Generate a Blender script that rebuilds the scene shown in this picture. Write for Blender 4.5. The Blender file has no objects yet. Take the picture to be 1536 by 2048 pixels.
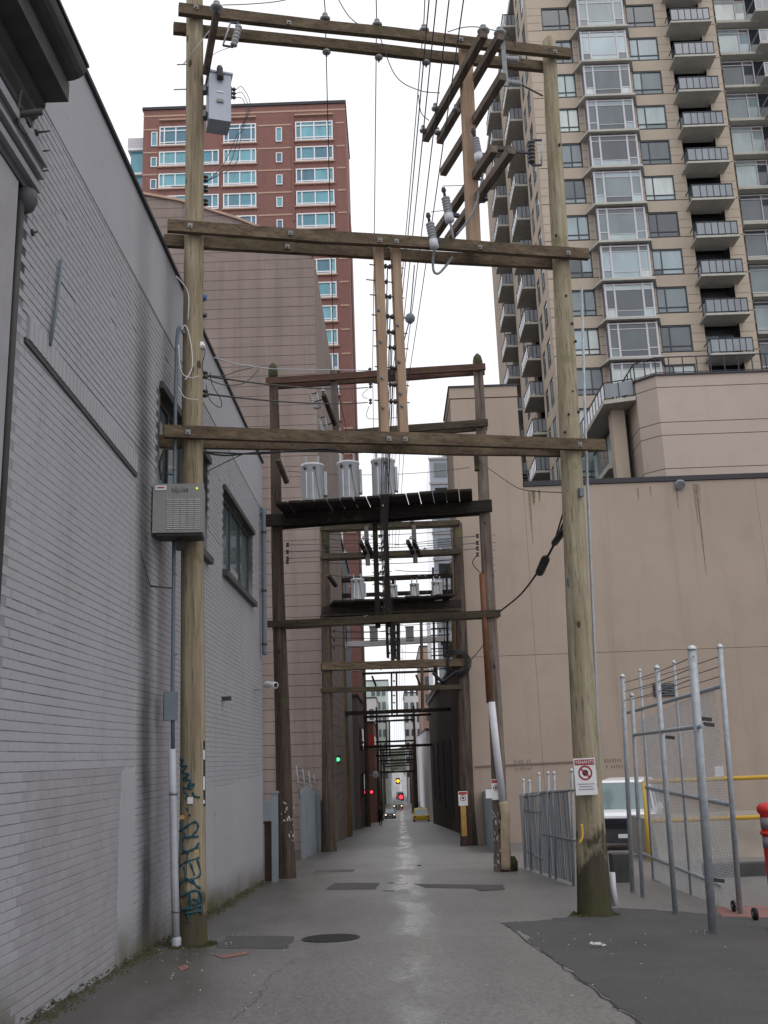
import bpy, bmesh, math, random
from mathutils import Vector, Matrix, noise as pnoise
random.seed(7)
scn = bpy.context.scene
C = scn.collection
R = math.radians

# ------------------------------------------------------------------ camera
F = 1980.0            # focal length in pixels of the 1536 x 2048 photograph
EYE = Vector((0, 0, 1.6))
yv = Vector((22, -484, -F)).normalized()
tr = math.tan(R(2.05))
uv = Vector((-tr, 1, (yv.x * (-tr) + yv.y) / (-yv.z))).normalized()
xv = yv.cross(uv)
CM = Matrix((xv, yv, uv))
cam_d = bpy.data.cameras.new('camera')
cam = bpy.data.objects.new('camera', cam_d)
C.objects.link(cam)
cam_d.sensor_fit = 'AUTO'
cam_d.sensor_width = 36
cam_d.lens = F / 2048 * 36
cam_d.clip_start = 0.05
cam_d.clip_end = 3000
cam.matrix_world = Matrix.Translation(EYE) @ CM.to_4x4()
scn.camera = cam

# ------------------------------------------------------------------ light
SUN_EL, SUN_AZ = 58, 152
w = bpy.data.worlds.new('World')
scn.world = w
w.use_nodes = True
nt = w.node_tree
bg = nt.nodes['Background']
sky = nt.nodes.new('ShaderNodeTexSky')
sky.sky_type = 'NISHITA'
sky.sun_disc = False
sky.sun_elevation = R(SUN_EL)
sky.sun_rotation = R(SUN_AZ)
sky.dust_density = 8
sky.air_density = 1.0
hs = nt.nodes.new('ShaderNodeHueSaturation')
hs.inputs['Saturation'].default_value = 0.2
nt.links.new(sky.outputs[0], hs.inputs['Color'])
# cloud deck: an even white overcast laid over the clear sky
mx = nt.nodes.new('ShaderNodeMix')
mx.data_type = 'RGBA'
mx.inputs[0].default_value = 0.8
nt.links.new(hs.outputs[0], mx.inputs[6])
mx.inputs[7].default_value = (12.9, 13.0, 13.5, 1)
nt.links.new(mx.outputs[2], bg.inputs['Color'])
bg.inputs['Strength'].default_value = 0.1
sd = bpy.data.lights.new('sun', 'SUN')
sd.energy = 0.5
sd.angle = R(45)
sd.color = (1, 0.97, 0.93)
so = bpy.data.objects.new('sun', sd)
C.objects.link(so)
so.rotation_euler = (R(90 - SUN_EL), 0, R(180 - SUN_AZ))
scn.view_settings.view_transform = 'Standard'
scn.view_settings.look = 'None'
scn.view_settings.exposure = 0.0
scn.view_settings.gamma = 1
scn.view_settings.use_curve_mapping = False

# ------------------------------------------------------------------ measuring
def ray(px, py):
    return CM @ Vector((px - 768, -(py - 1024), -F))
def atY(px, py, Y):
    d = ray(px, py); return EYE + d * (Y / d.y)
def atX(px, py, X):
    d = ray(px, py); return EYE + d * (X / d.x)
def atZ(px, py, z):
    d = ray(px, py); return EYE + d * ((z - EYE.z) / d.z)
def zg(Y):                       # the lane falls away from the camera, then levels out
    if Y < 20: return -.045 * Y
    if Y < 165: return -.9 - .052 * (Y - 20)
    return -.9 - .052 * 145
def ground(px, py):
    d = ray(px, py); t = 1.0
    lo, hi = 0.0005, 1.0
    for i in range(60):
        m = (lo + hi) / 2; p = EYE + d * m
        if p.z > zg(p.y): lo = m
        else: hi = m
    return EYE + d * lo
class Plane:                     # a vertical plane through two ground points
    def __init__(s, A, B):
        s.A = Vector((A[0], A[1], 0)); d = Vector((B[0] - A[0], B[1] - A[1], 0))
        s.d = d.normalized(); s.n = Vector((s.d.y, -s.d.x, 0))    # n points to the camera
    def __call__(s, px, py, off=0.0):
        d = ray(px, py); a = s.A + s.n * off
        t = (a - EYE).dot(s.n) / d.dot(s.n)
        return EYE + d * t

# ------------------------------------------------------------------ materials
def lin(c):
    return tuple((v / 12.92 if v <= .04045 else ((v + .055) / 1.055) ** 2.4) for v in (x / 255 for x in c)) + (1,)
class NT:
    def __init__(s, name):
        s.m = bpy.data.materials.new(name); s.m.use_nodes = True
        s.t = s.m.node_tree; s.b = s.t.nodes['Principled BSDF']
        g = s.t.nodes.new('ShaderNodeNewGeometry'); s.pos = g.outputs['Position']; s.nor = g.outputs['Normal']
    def n(s, t, **k):
        o = s.t.nodes.new(t)
        for a, v in k.items(): setattr(o, a, v)
        return o
    def l(s, a, b): s.t.links.new(a, b)
    def mapped(s, scale, vec=None, loc=(0, 0, 0)):
        mp = s.n('ShaderNodeMapping'); s.l(vec or s.pos, mp.inputs[0])
        mp.inputs['Scale'].default_value = scale; mp.inputs['Location'].default_value = loc
        return mp.outputs[0]
    def noise(s, scale, vec=None, detail=4, rough=.6):
        o = s.n('ShaderNodeTexNoise'); o.inputs['Scale'].default_value = scale
        o.inputs['Detail'].default_value = detail; o.inputs['Roughness'].default_value = rough
        s.l(vec if vec is not None else s.pos, o.inputs['Vector']); return o.outputs[0]
    def ramp(s, fac, a, b, ca=0., cb=1.):
        o = s.n('ShaderNodeMapRange'); s.l(fac, o.inputs[0])
        for i, v in enumerate((a, b, ca, cb)): o.inputs[i + 1].default_value = v
        return o.outputs[0]
    def math(s, op, a, b=None):
        o = s.n('ShaderNodeMath', operation=op)
        for i, v in enumerate((a, b)):
            if v is None: continue
            if hasattr(v, 'is_linked'): s.l(v, o.inputs[i])
            else: o.inputs[i].default_value = v
        return o.outputs[0]
    def mix(s, fac, a, b):
        o = s.n('ShaderNodeMix', data_type='RGBA')
        for i, v in ((0, fac), (6, a), (7, b)):
            if hasattr(v, 'is_linked'): s.l(v, o.inputs[i])
            else: o.inputs[i].default_value = v
        return o.outputs[2]
    def col(s, c): s.l(c, s.b.inputs['Base Color']) if hasattr(c, 'is_linked') else setattr(s.b.inputs['Base Color'], 'default_value', c)
    def rough(s, r):
        if hasattr(r, 'is_linked'): s.l(r, s.b.inputs['Roughness'])
        else: s.b.inputs['Roughness'].default_value = r
    def bump(s, h, strength=.3, dist=.01):
        o = s.n('ShaderNodeBump'); o.inputs['Strength'].default_value = strength; o.inputs['Distance'].default_value = dist
        s.l(h, o.inputs['Height']); s.l(o.outputs[0], s.b.inputs['Normal'])
    def xyz(s):
        o = s.n('ShaderNodeSeparateXYZ'); s.l(s.pos, o.inputs[0]); return o.outputs
def plain(name, c, rough=.7, metal=0., var=.12, scale=4., bump=0., stretch=(1, 1, 1), spec=.4):
    k = NT(name); c = lin(c)
    v = k.mapped(stretch)
    f = k.ramp(k.noise(scale, v), .3, .7)
    lo = tuple(x * (1 - var) for x in c[:3]) + (1,); hi = tuple(min(1, x * (1 + var)) for x in c[:3]) + (1,)
    k.col(k.mix(f, lo, hi)); k.rough(rough)
    k.b.inputs['Metallic'].default_value = metal; k.b.inputs['Specular IOR Level'].default_value = spec
    if bump: k.bump(k.noise(scale * 6, v), bump)
    return k.m
def glow(name, c, e):
    k = NT(name); k.col(lin(c)); k.b.inputs['Emission Color'].default_value = lin(c); k.b.inputs['Emission Strength'].default_value = e
    return k.m
def glass(name, c, rough=.06, var=.2):
    k = NT(name); c = lin(c)
    f = k.ramp(k.noise(.6, k.mapped((1, 1, .35))), .35, .65)
    k.col(k.mix(f, tuple(x * (1 - var) for x in c[:3]) + (1,), tuple(x * (1 + var) for x in c[:3]) + (1,)))
    k.rough(rough); k.b.inputs['Specular IOR Level'].default_value = .9
    return k.m
def wood(name, c, dark, grain=(9, 9, .5), foot=None, moss=.0, mossc=(74, 82, 40), knots=True, along='Z', crack=.55):
    k = NT(name)
    if along == 'X': grain = (grain[2], grain[0], grain[1])
    if along == 'Y': grain = (grain[0], grain[2], grain[1])
    v = k.mapped(grain)
    a = k.noise(1.0, v, 6, .65); b = k.noise(4.2, v, 4)
    col = k.mix(k.ramp(a, .32, .68), lin(dark), lin(c))
    col = k.mix(k.ramp(b, crack, crack + .17), col, tuple(x * .45 for x in lin(dark)[:3]) + (1,))
    big = k.noise(.9, k.mapped((1, 1, .6)))
    col = k.mix(k.ramp(big, .45, .75, 0, .55), col, lin(dark))
    if knots:
        vo = k.n('ShaderNodeTexVoronoi'); vo.inputs['Scale'].default_value = 2.3; k.l(k.mapped((1, 1, .55)), vo.inputs['Vector'])
        col = k.mix(k.ramp(vo.outputs['Distance'], .07, .1, .8, 0), col, (.012, .009, .006, 1))
    if moss:
        z = k.n('ShaderNodeSeparateXYZ'); k.l(k.nor, z.inputs[0])
        up = k.ramp(z.outputs[2], -.3, .9, .0, .35)
        mm = k.math('ADD', k.noise(2.2, None, 5), up)
        col = k.mix(k.ramp(mm, .72 - moss * .35, .9 - moss * .25), col, lin(mossc))
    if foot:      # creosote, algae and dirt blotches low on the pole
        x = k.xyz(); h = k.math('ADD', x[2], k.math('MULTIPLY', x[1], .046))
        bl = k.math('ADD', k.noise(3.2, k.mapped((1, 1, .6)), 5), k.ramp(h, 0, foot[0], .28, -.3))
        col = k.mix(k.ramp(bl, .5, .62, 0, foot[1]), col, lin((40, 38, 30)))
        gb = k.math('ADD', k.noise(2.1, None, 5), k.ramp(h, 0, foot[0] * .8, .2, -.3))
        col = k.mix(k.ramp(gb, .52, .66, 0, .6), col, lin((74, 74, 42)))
    k.col(col); k.rough(.85); k.b.inputs['Specular IOR Level'].default_value = .25
    k.bump(k.math('ADD', a, b), .5, .012)
    return k.m

MT = {}
def mats():
    M = MT
    # lane asphalt: worn, damp down the middle
    k = NT('asphalt')
    n1 = k.noise(.35, None, 5); n2 = k.noise(60, None, 3); n3 = k.noise(1.6, k.mapped((1, .35, 1)), 6); n4 = k.noise(.9, k.mapped((1.2, .5, 1)), 6, .7)
    col = k.mix(k.ramp(n1, .3, .7), lin((94, 92, 93)), lin((120, 118, 118)))
    col = k.mix(k.ramp(n3, .52, .75, 0, .6), col, lin((74, 73, 74)))
    col = k.mix(k.ramp(n2, .4, .62, 0, .6), col, lin((140, 138, 135)))
    x = k.xyz()
    cen = k.math('ABSOLUTE', k.math('SUBTRACT', k.math('ADD', x[0], k.math('MULTIPLY', n1, .8)), k.math('ADD', .5, k.math('MULTIPLY', x[1], .004))))
    wet = k.math('MULTIPLY', k.ramp(cen, .08, .4, 1, 0), k.ramp(n4, .42, .56))
    col = k.mix(k.math('MULTIPLY', k.ramp(cen, .1, .5, 1, 0), k.ramp(n3, .4, .6, .1, .5)), col, lin((138, 136, 130)))  # pale strip paints the wet sheen into the colour
    grit = k.noise(22, None, 4, .75); col = k.mix(k.ramp(grit, .45, .65, 0, .6), col, lin((62, 61, 62))); col = k.mix(k.ramp(grit, .4, .25, 0, .35), col, lin((150, 148, 145)))
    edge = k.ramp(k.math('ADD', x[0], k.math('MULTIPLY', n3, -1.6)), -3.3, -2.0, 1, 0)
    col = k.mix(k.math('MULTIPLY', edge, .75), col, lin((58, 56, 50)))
    k.col(col); k.rough(k.ramp(wet, 0, 1, .45, .14)); k.bump(k.math('ADD', n2, k.math('MULTIPLY', n3, 1.2)), .3, .008)
    M['asphalt'] = k.m
    k = NT('dark_asphalt')
    n1 = k.noise(.8, None, 5); n2 = k.noise(70, None, 3)
    col = k.mix(k.ramp(n1, .3, .7), lin((48, 48, 50)), lin((68, 68, 69)))
    k.col(k.mix(k.ramp(n2, .4, .7, 0, .4), col, lin((104, 104, 104)))); k.rough(.7); k.bump(n2, .4, .01)
    M['dark_asphalt'] = k.m
    M['patch'] = plain('patch_asphalt', (74, 73, 74), .75, var=.2, scale=9, bump=.2)
    M['iron'] = plain('cast_iron', (58, 57, 56), .55, .3, var=.25, scale=20)
    M['tar'] = plain('tar_seal', (44, 44, 46), .5, var=.2)
    # painted brick and its parging
    def paint(name, base, dirt, bumpy):
        k = NT(name)
        n1 = k.noise(.5, None, 5); n2 = k.noise(14, None, 5); x = k.xyz()
        c = tuple(v * .9 for v in lin(base)[:3]) + (1,)
        col = k.mix(k.ramp(n1, .3, .7), c, lin(base))
        st = k.noise(1.0, k.mapped((1, 3.0, .12)), 5)
        col = k.mix(k.ramp(st, .55, .8, 0, .3), col, lin(dirt))
        # soot streak of a leaking joint: a stain with its own wavering course
        wv = k.math('MULTIPLY', k.math('SUBTRACT', k.noise(.55, k.mapped((0, 0, 1))), .5), .5)
        dy = k.math('ABSOLUTE', k.math('SUBTRACT', k.math('ADD', x[1], wv), k.math('SUBTRACT', 12.55, k.math('MULTIPLY', x[2], .115))))
        sm = k.math('MULTIPLY', k.ramp(dy, .12, .5, 1, 0), k.ramp(k.noise(1.3, k.mapped((1, .4, .5))), .25, .6, .55, 1))
        up = k.ramp(x[2], 5.6, 7.6, 1, .25)
        col = k.mix(k.math('MULTIPLY', k.math('MULTIPLY', sm, up), .92), col, lin((46, 44, 46)))
        # ground-line grime and algae
        h = k.math('ADD', x[2], k.math('MULTIPLY', x[1], .046))
        gl = k.ramp(k.math('ADD', h, k.math('MULTIPLY', n1, -.5)), -.28, .3, 1, 0)
        col = k.mix(k.math('MULTIPLY', gl, .75), col, lin((92, 84, 74)))
        al = k.math('MULTIPLY', k.ramp(k.math('ADD', h, k.math('MULTIPLY', n1, -.9)), -.5, -.1, 1, 0), k.ramp(k.noise(1.1), .4, .6))
        col = k.mix(al, col, lin((74, 78, 44)))
        col = k.mix(k.ramp(n2, .66, .74, 0, .5), col, lin((88, 87, 90)))
        sc = k.noise(3.1, k.mapped((1, .7, 1.2)), 7, .75); col = k.mix(k.ramp(sc, .62, .68, 0, .35), col, lin((112, 108, 108))); col = k.mix(k.ramp(sc, .36, .3, 0, .3), col, lin((176, 175, 182)))
        k.col(col); k.rough(.6); k.b.inputs['Specular IOR Level'].default_value = .3
        if bumpy: k.bump(n2, .35, .006)
        return k
    M['brick'] = paint('painted_brick', (159, 159, 165), (118, 115, 116), True).m
    k = paint('painted_mortar', (138, 137, 143), (102, 99, 99), True); M['mortar'] = k.m
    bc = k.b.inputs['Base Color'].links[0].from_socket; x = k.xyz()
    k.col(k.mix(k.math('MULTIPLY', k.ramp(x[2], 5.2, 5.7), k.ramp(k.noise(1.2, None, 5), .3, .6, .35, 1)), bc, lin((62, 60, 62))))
    M['parge'] = paint('painted_parging', (162, 162, 168), (125, 122, 124), True).m
    M['patchpaint'] = plain('drab_patch_paint', (146, 144, 149), .7, var=.1, scale=3, bump=.2)
    M['graytrim'] = plain('dark_gray_trim', (70, 68, 70), .6, var=.2)
    M['charcoal'] = plain('charcoal_cornice', (62, 62, 62), .6, var=.25)
    M['flash'] = plain('roof_flashing', (44, 42, 50), .5, var=.1)
    # tan stucco with run-off streaks
    def stucco(name, base, streak=True, amp=.5):
        k = NT(name); n1 = k.noise(.25, None, 5); n2 = k.noise(40, None, 3)
        col = k.mix(k.ramp(n1, .3, .7), tuple(v * .9 for v in lin(base)[:3]) + (1,), lin(base))
        if streak:
            st = k.noise(1.0, k.mapped((2.2, 2.2, .06)), 6)
            col = k.mix(k.ramp(st, .56, .78, 0, amp), col, tuple(v * .62 for v in lin(base)[:3]) + (1,))
        pt = k.noise(.9, k.mapped((1, 1, .7)), 7, .7); col = k.mix(k.ramp(pt, .5, .7, 0, .45), col, tuple(v * .78 for v in lin(base)[:3]) + (1,))
        k.col(col); k.rough(.85); k.b.inputs['Specular IOR Level'].default_value = .2; k.bump(n2, .15, .006)
        return k.m
    M['tan'] = stucco('tan_stucco', (164, 149, 137), True, .42)
    M['tan2'] = stucco('beige_stucco', (180, 167, 156), True, .18)
    M['joint'] = plain('stucco_joint', (126, 113, 104), .9, var=.1)  # the joints' own colour, darker than the stucco
    M['algae'] = plain('algae_stain', (112, 104, 80), .9, var=.4, scale=9)
    M['rustst'] = plain('dark_run_stain', (128, 115, 102), .9, var=.4, scale=12)
    M['precast'] = stucco('tower_precast', (180, 167, 152), True, .12)
    k = NT('brown_concrete')
    n1 = k.noise(.3, None, 6); br = k.n('ShaderNodeTexBrick'); k.l(k.mapped((1, 1, 1)), br.inputs['Vector'])
    st = k.noise(1, k.mapped((3, 3, .1)), 6); sm = k.noise(1.4, k.mapped((1, 1, 2.2)), 6)
    col = k.mix(k.ramp(n1, .3, .7), lin((128, 115, 109)), lin((147, 132, 126)))
    col = k.mix(k.ramp(st, .45, .75, 0, .6), col, lin((108, 96, 92)))
    col = k.mix(k.ramp(sm, .55, .75, 0, .5), col, lin((120, 105, 100)))
    k.col(col); k.rough(.9); k.bump(k.noise(25), .25, .01); M['brown'] = k.m
    M['brownj'] = plain('brown_joint', (92, 80, 76), .9, var=.15)
    k = NT('red_brick')
    br = k.n('ShaderNodeTexBrick'); rx = k.n('ShaderNodeMapping'); rx.inputs['Rotation'].default_value = (R(90), 0, 0); k.l(k.pos, rx.inputs[0]); k.l(rx.outputs[0], br.inputs['Vector'])
    br.inputs['Color1'].default_value = lin((130, 90, 84)); br.inputs['Color2'].default_value = lin((117, 79, 74)); br.inputs['Mortar'].default_value = lin((140, 108, 100))
    br.inputs['Scale'].default_value = 1; br.inputs['Brick Width'].default_value = .22; br.inputs['Row Height'].default_value = .08; br.inputs['Mortar Size'].default_value = .008
    st = k.noise(1, k.mapped((1.5, 1.5, .1)), 5)
    k.col(k.mix(k.ramp(st, .5, .8, 0, .5), br.outputs[0], lin((104, 68, 64)))); k.rough(.9); M['red'] = k.m
    M['stone'] = plain('limestone_band', (176, 148, 132), .85, var=.1)
    M['white'] = plain('white_frame', (225, 225, 228), .5, var=.04)
    M['bayframe'] = plain('bay_frame', (190, 188, 194), .5, var=.05)
    M['darkframe'] = plain('dark_window_frame', (58, 62, 70), .5, var=.1)
    M['ledge'] = plain('concrete_ledge', (172, 170, 162), .8, var=.12, scale=2)
    M['soffit'] = plain('balcony_soffit', (150, 143, 134), .85, var=.12, scale=2)
    M['teal'] = [glass('teal_glass_%d' % i, c) for i, c in enumerate([(72, 132, 150), (84, 148, 164), (58, 108, 130), (96, 158, 172)])]
    M['tglass'] = [glass('tower_glass_%d' % i, c) for i, c in enumerate([(108, 121, 126), (134, 150, 154), (158, 174, 175), (80, 90, 97), (144, 161, 168), (184, 192, 190), (66, 74, 80)])]
    M['balglass'] = glass('balcony_glass', (118, 124, 132))
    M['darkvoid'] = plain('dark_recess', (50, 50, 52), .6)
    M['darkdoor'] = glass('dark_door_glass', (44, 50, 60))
    M['rail'] = plain('dark_railing', (52, 54, 62), .5, .3)
    M['ltrail'] = plain('light_railing', (190, 192, 196), .5, .2)
    M['winglass'] = glass('old_window_glass', (92, 108, 112))
    # timber
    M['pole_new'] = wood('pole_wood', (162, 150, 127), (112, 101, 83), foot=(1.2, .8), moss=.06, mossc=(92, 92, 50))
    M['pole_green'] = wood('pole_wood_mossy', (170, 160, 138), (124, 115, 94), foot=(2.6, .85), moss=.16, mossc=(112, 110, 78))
    M['pole_old'] = wood('pole_wood_dark', (96, 82, 74), (50, 42, 38), moss=.1)
    M['pole_grey'] = wood('pole_wood_grey', (140, 126, 118), (72, 62, 58), moss=.2, mossc=(84, 84, 52))
    M['pole_tan'] = wood('pole_wood_far', (122, 98, 66), (76, 62, 42))
    M['beam'] = wood('beam_wood', (116, 101, 82), (68, 57, 47), moss=.22, mossc=(70, 68, 46), along='X', knots=False)
    M['beam_red'] = wood('beam_wood_red', (104, 76, 64), (62, 46, 42), moss=.15, along='X', knots=False)
    M['beam_dark'] = wood('beam_wood_dark', (54, 46, 42), (28, 24, 24), moss=.12, along='X', knots=False)
    M['beam_moss'] = wood('beam_wood_moss', (84, 74, 60), (50, 44, 38), moss=.3, mossc=(66, 66, 44), along='X', knots=False)
    M['strut'] = wood('strut_wood', (172, 148, 126), (136, 112, 94), along='Z', knots=False, crack=.62)
    M['arm'] = wood('arm_wood', (122, 110, 100), (76, 67, 61), along='Y', knots=False)
    M['grey_wood'] = wood('grey_post_wood', (118, 112, 108), (78, 72, 70), along='Z', knots=False)
    # metal, porcelain, cables
    M['galv'] = plain('galvanised_steel', (158, 164, 170), .5, .2, var=.18, scale=12)
    M['galvdull'] = plain('dull_galvanised', (128, 133, 138), .6, .15, var=.2, scale=8)
    M['steel'] = plain('bolt_steel', (122, 122, 122), .5, .4, var=.2)
    M['black'] = plain('black_cable', (26, 26, 30), .5, var=.2)
    M['wire'] = plain('wire_metal', (58, 60, 68), .45, .4)
    M['whitewire'] = plain('white_cable', (196, 196, 196), .6)
    M['porc'] = plain('brown_porcelain', (44, 38, 40), .25, var=.15, spec=.6)
    M['porcgrey'] = plain('grey_porcelain', (150, 152, 156), .25, spec=.6)
    M['can'] = plain('transformer_grey', (188, 190, 196), .4, var=.06, scale=3)
    M['boxgrey'] = plain('box_grey', (160, 166, 178), .45, var=.06)
    M['cab'] = plain('cabinet_grey', (128, 127, 125), .5, var=.06)
    M['cabdark'] = plain('cabinet_dark', (60, 58, 58), .6)
    M['cablite'] = plain('louvre_light', (186, 186, 188), .5)
    M['jbox'] = plain('junction_box', (96, 106, 116), .5, var=.08)
    M['pvc'] = plain('pvc_pipe', (168, 172, 178), .5, var=.1, scale=9)
    M['pvcw'] = plain('white_guard', (196, 194, 200), .5, var=.08)
    M['pvcb'] = plain('beige_guard', (176, 158, 134), .6, var=.12)
    M['rustpipe'] = plain('rust_brown_pipe', (104, 66, 44), .7, var=.2)
    M['signw'] = plain('sign_white', (212, 212, 214), .5, var=.04)
    M['signr'] = plain('sign_red', (150, 46, 52), .5)
    M['ink'] = plain('sign_ink', (44, 34, 38), .6)
    M['greyink'] = plain('grey_ink', (140, 146, 154), .6)
    M['teal_paint'] = plain('teal_spray', (20, 72, 86), .6, var=.25, scale=25)
    M['yellow'] = plain('yellow_rail', (204, 166, 66), .5, var=.08)
    M['yellowwood'] = plain('yellow_post', (178, 138, 76), .7, var=.15)
    M['red_plastic'] = plain('red_plastic', (190, 44, 40), .45, var=.08)
    M['reflect'] = plain('reflective_band', (126, 120, 128), .4)
    M['concrete'] = plain('concrete', (138, 130, 120), .85, var=.14, scale=1.5, bump=.15)
    M['pinkpaint'] = plain('pink_ground_paint', (128, 92, 88), .8, var=.15)
    M['sheet'] = plain('blue_grey_sheet', (126, 134, 142), .6, var=.14, scale=2, stretch=(1, 1, .3))
    M['rust'] = plain('rust', (74, 56, 50), .8, var=.3, scale=9)
    M['tyre'] = plain('tyre', (26, 26, 27), .8)
    M['carwhite'] = plain('car_white', (222, 222, 226), .25, var=.03, spec=.6)
    M['caryellow'] = plain('taxi_yellow', (196, 168, 30), .3, spec=.6)
    M['cardark'] = plain('car_dark', (40, 42, 50), .3, spec=.6)
    M['cargrille'] = plain('grille_dark', (52, 53, 60), .5)
    M['carglass'] = glass('car_glass', (104, 122, 124), var=.15)
    M['skin'] = plain('skin', (150, 110, 90), .6)
    M['cloth'] = plain('dark_clothing', (38, 36, 40), .9)
    M['hair'] = plain('hair', (40, 30, 26), .8)
    M['moss'] = plain('moss', (64, 65, 44), .95, var=.4, scale=18, bump=.5)
    M['litter'] = plain('litter_white', (178, 176, 172), .8)
    M['darkleaf'] = plain('far_foliage', (62, 66, 54), .9, var=.3)
    M['bark'] = plain('bark', (66, 56, 48), .9)
    M['farwhite'] = stucco('far_white_wall', (218, 217, 220), True, .15)  # pale wall, lightened further to put glare into its colour
    M['fargreen'] = glass('far_green_glass', (196, 212, 207))  # pale green, lightened as well with glare in the colour
    M['fargrey'] = stucco('far_grey_wall', (140, 142, 150), True, .2)
    M['fardark'] = stucco('far_dark_wall', (96, 86, 80), True, .3)
    M['farred'] = stucco('far_red_wall', (114, 86, 78), True, .3)
    M['farbrick'] = stucco('far_brown_brick', (108, 94, 87), True, .3)
    M['sheetgrey'] = glass('far_tower_glass', (168, 178, 192))
    M['redlamp'] = glow('red_lamp', (255, 50, 70), 2.5)
    M['greenlamp'] = glow('green_lamp', (90, 240, 160), 1.3)
    M['amber'] = glow('amber_lamp', (255, 170, 30), 2.2)
    M['headlamp'] = glow('head_lamp', (255, 236, 190), 3)
    M['led'] = glow('indicator_lamp', (190, 220, 60), 1.2)
    M['redsign'] = plain('red_banner', (200, 48, 44), .6)
    M['roof'] = plain('roof_membrane', (120, 120, 120), .9)
mats()
M = MT

# ------------------------------------------------------------------ mesh building
ORG = {}
class MB:
    def __init__(s): s.v = []; s.f = []; s.mi = []; s.sm = []; s.cur = 0; s.mats = []
    def use(s, m):
        if m not in s.mats: s.mats.append(m)
        s.cur = s.mats.index(m); return s
    def add(s, vs, fs, smooth=False):
        b = len(s.v); s.v += [Vector(p) for p in vs]
        for f in fs: s.f.append([i + b for i in f]); s.mi.append(s.cur); s.sm.append(smooth)
        return s
    def box(s, lo, hi):
        x0, y0, z0 = lo; x1, y1, z1 = hi
        return s.hexa([(x0, y0, z0), (x1, y0, z0), (x1, y1, z0), (x0, y1, z0), (x0, y0, z1), (x1, y0, z1), (x1, y1, z1), (x0, y1, z1)])
    def hexa(s, p):
        return s.add(p, [(0, 3, 2, 1), (4, 5, 6, 7), (0, 1, 5, 4), (1, 2, 6, 5), (2, 3, 7, 6), (3, 0, 4, 7)])
    def bar(s, p0, p1, wdt, hgt, side=None):
        """rectangular bar; hgt along the up-ish axis, wdt sideways"""
        p0, p1 = Vector(p0), Vector(p1); d = (p1 - p0).normalized()
        up = Vector((0, 0, 1)) if abs(d.z) < .95 else Vector((0, 1, 0))
        if side is not None: sx = (side - d * side.dot(d)).normalized()
        else: sx = d.cross(up).normalized()
        u = sx.cross(d).normalized(); a = sx * wdt / 2; b = u * hgt / 2
        return s.hexa([p0 - a - b, p0 + a - b, p1 + a - b, p1 - a - b, p0 - a + b, p0 + a + b, p1 + a + b, p1 - a + b])
    def tube(s, pts, r, n=8, caps=True, smooth=True):
        pts = [Vector(p) for p in pts]; rs = r if isinstance(r, (list, tuple)) else [r] * len(pts)
        vs = []; fs = []; px = None
        for i, p in enumerate(pts):
            d = (pts[min(i + 1, len(pts) - 1)] - pts[max(i - 1, 0)]).normalized()
            if px is None:
                px = d.cross(Vector((0, 0, 1)) if abs(d.z) < .9 else Vector((1, 0, 0))).normalized()
            else:
                px = (px - d * px.dot(d)).normalized()
            q = d.cross(px)
            for j in range(n):
                a = 2 * math.pi * j / n; vs.append(p + (px * math.cos(a) + q * math.sin(a)) * rs[i])
        for i in range(len(pts) - 1):
            for j in range(n):
                k = (j + 1) % n; fs.append((i * n + j, i * n + k, (i + 1) * n + k, (i + 1) * n + j))
        s.add(vs, fs, smooth)
        if caps:
            b = len(s.v) - len(vs)
            s.f.append([b + j for j in range(n)][::-1]); s.mi.append(s.cur); s.sm.append(False)
            e = b + (len(pts) - 1) * n
            s.f.append([e + j for j in range(n)]); s.mi.append(s.cur); s.sm.append(False)
        return s
    def lathe(s, base, axis, prof, n=12):
        """prof: list of (distance along the axis, radius)"""
        base = Vector(base); d = Vector(axis).normalized()
        return s.tube([base + d * a for a, r in prof], [max(r, .0005) for a, r in prof], n)
    def prism(s, poly, axis, dist):
        """extrude a 3D polygon"""
        n = len(poly); d = Vector(axis) * dist; poly = [Vector(p) for p in poly]
        return s.add(poly + [p + d for p in poly], [tuple(range(n))[::-1], tuple(range(n, 2 * n))] + [(i, (i + 1) % n, n + (i + 1) % n, n + i) for i in range(n)])
    def mesh(s, name, org=Vector((0, 0, 0))):
        me = bpy.data.meshes.new(name); me.from_pydata([tuple(v - org) for v in s.v], [], s.f)
        for m in s.mats: me.materials.append(m)
        me.polygons.foreach_set('material_index', s.mi); me.polygons.foreach_set('use_smooth', s.sm)
        bm = bmesh.new(); bm.from_mesh(me); bmesh.ops.recalc_face_normals(bm, faces=bm.faces); bm.to_mesh(me); bm.free()
        return me
    def build(s, name, parent=None, mat=None):
        if mat is not None:
            s.mats = [mat]; s.mi = [0] * len(s.f)
        if parent is None and not s.v: return None
        org = ORG.get(parent.name) if parent else None
        if org is None:
            lo = Vector((min(v.x for v in s.v), min(v.y for v in s.v), min(v.z for v in s.v)))
            hi = Vector((max(v.x for v in s.v), max(v.y for v in s.v), max(v.z for v in s.v)))
            org = Vector(((lo.x + hi.x) / 2, (lo.y + hi.y) / 2, lo.z))
        o = bpy.data.objects.new(name, s.mesh(name, org)); C.objects.link(o)
        if parent: o.parent = parent
        else: o.location = org
        ORG[o.name] = org
        return o
def mb(m): return MB().use(m)
def tag(o, label=None, cat=None, group=None, kind=None):
    if label: o['label'] = label
    if cat: o['category'] = cat
    if group: o['group'] = group
    if kind: o['kind'] = kind
    return o
def empty(name, loc, label=None, cat=None, group=None):
    o = bpy.data.objects.new(name, None); C.objects.link(o); o.location = loc; o.empty_display_size = .1
    ORG[o.name] = Vector(loc)
    return tag(o, label, cat, group)
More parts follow.
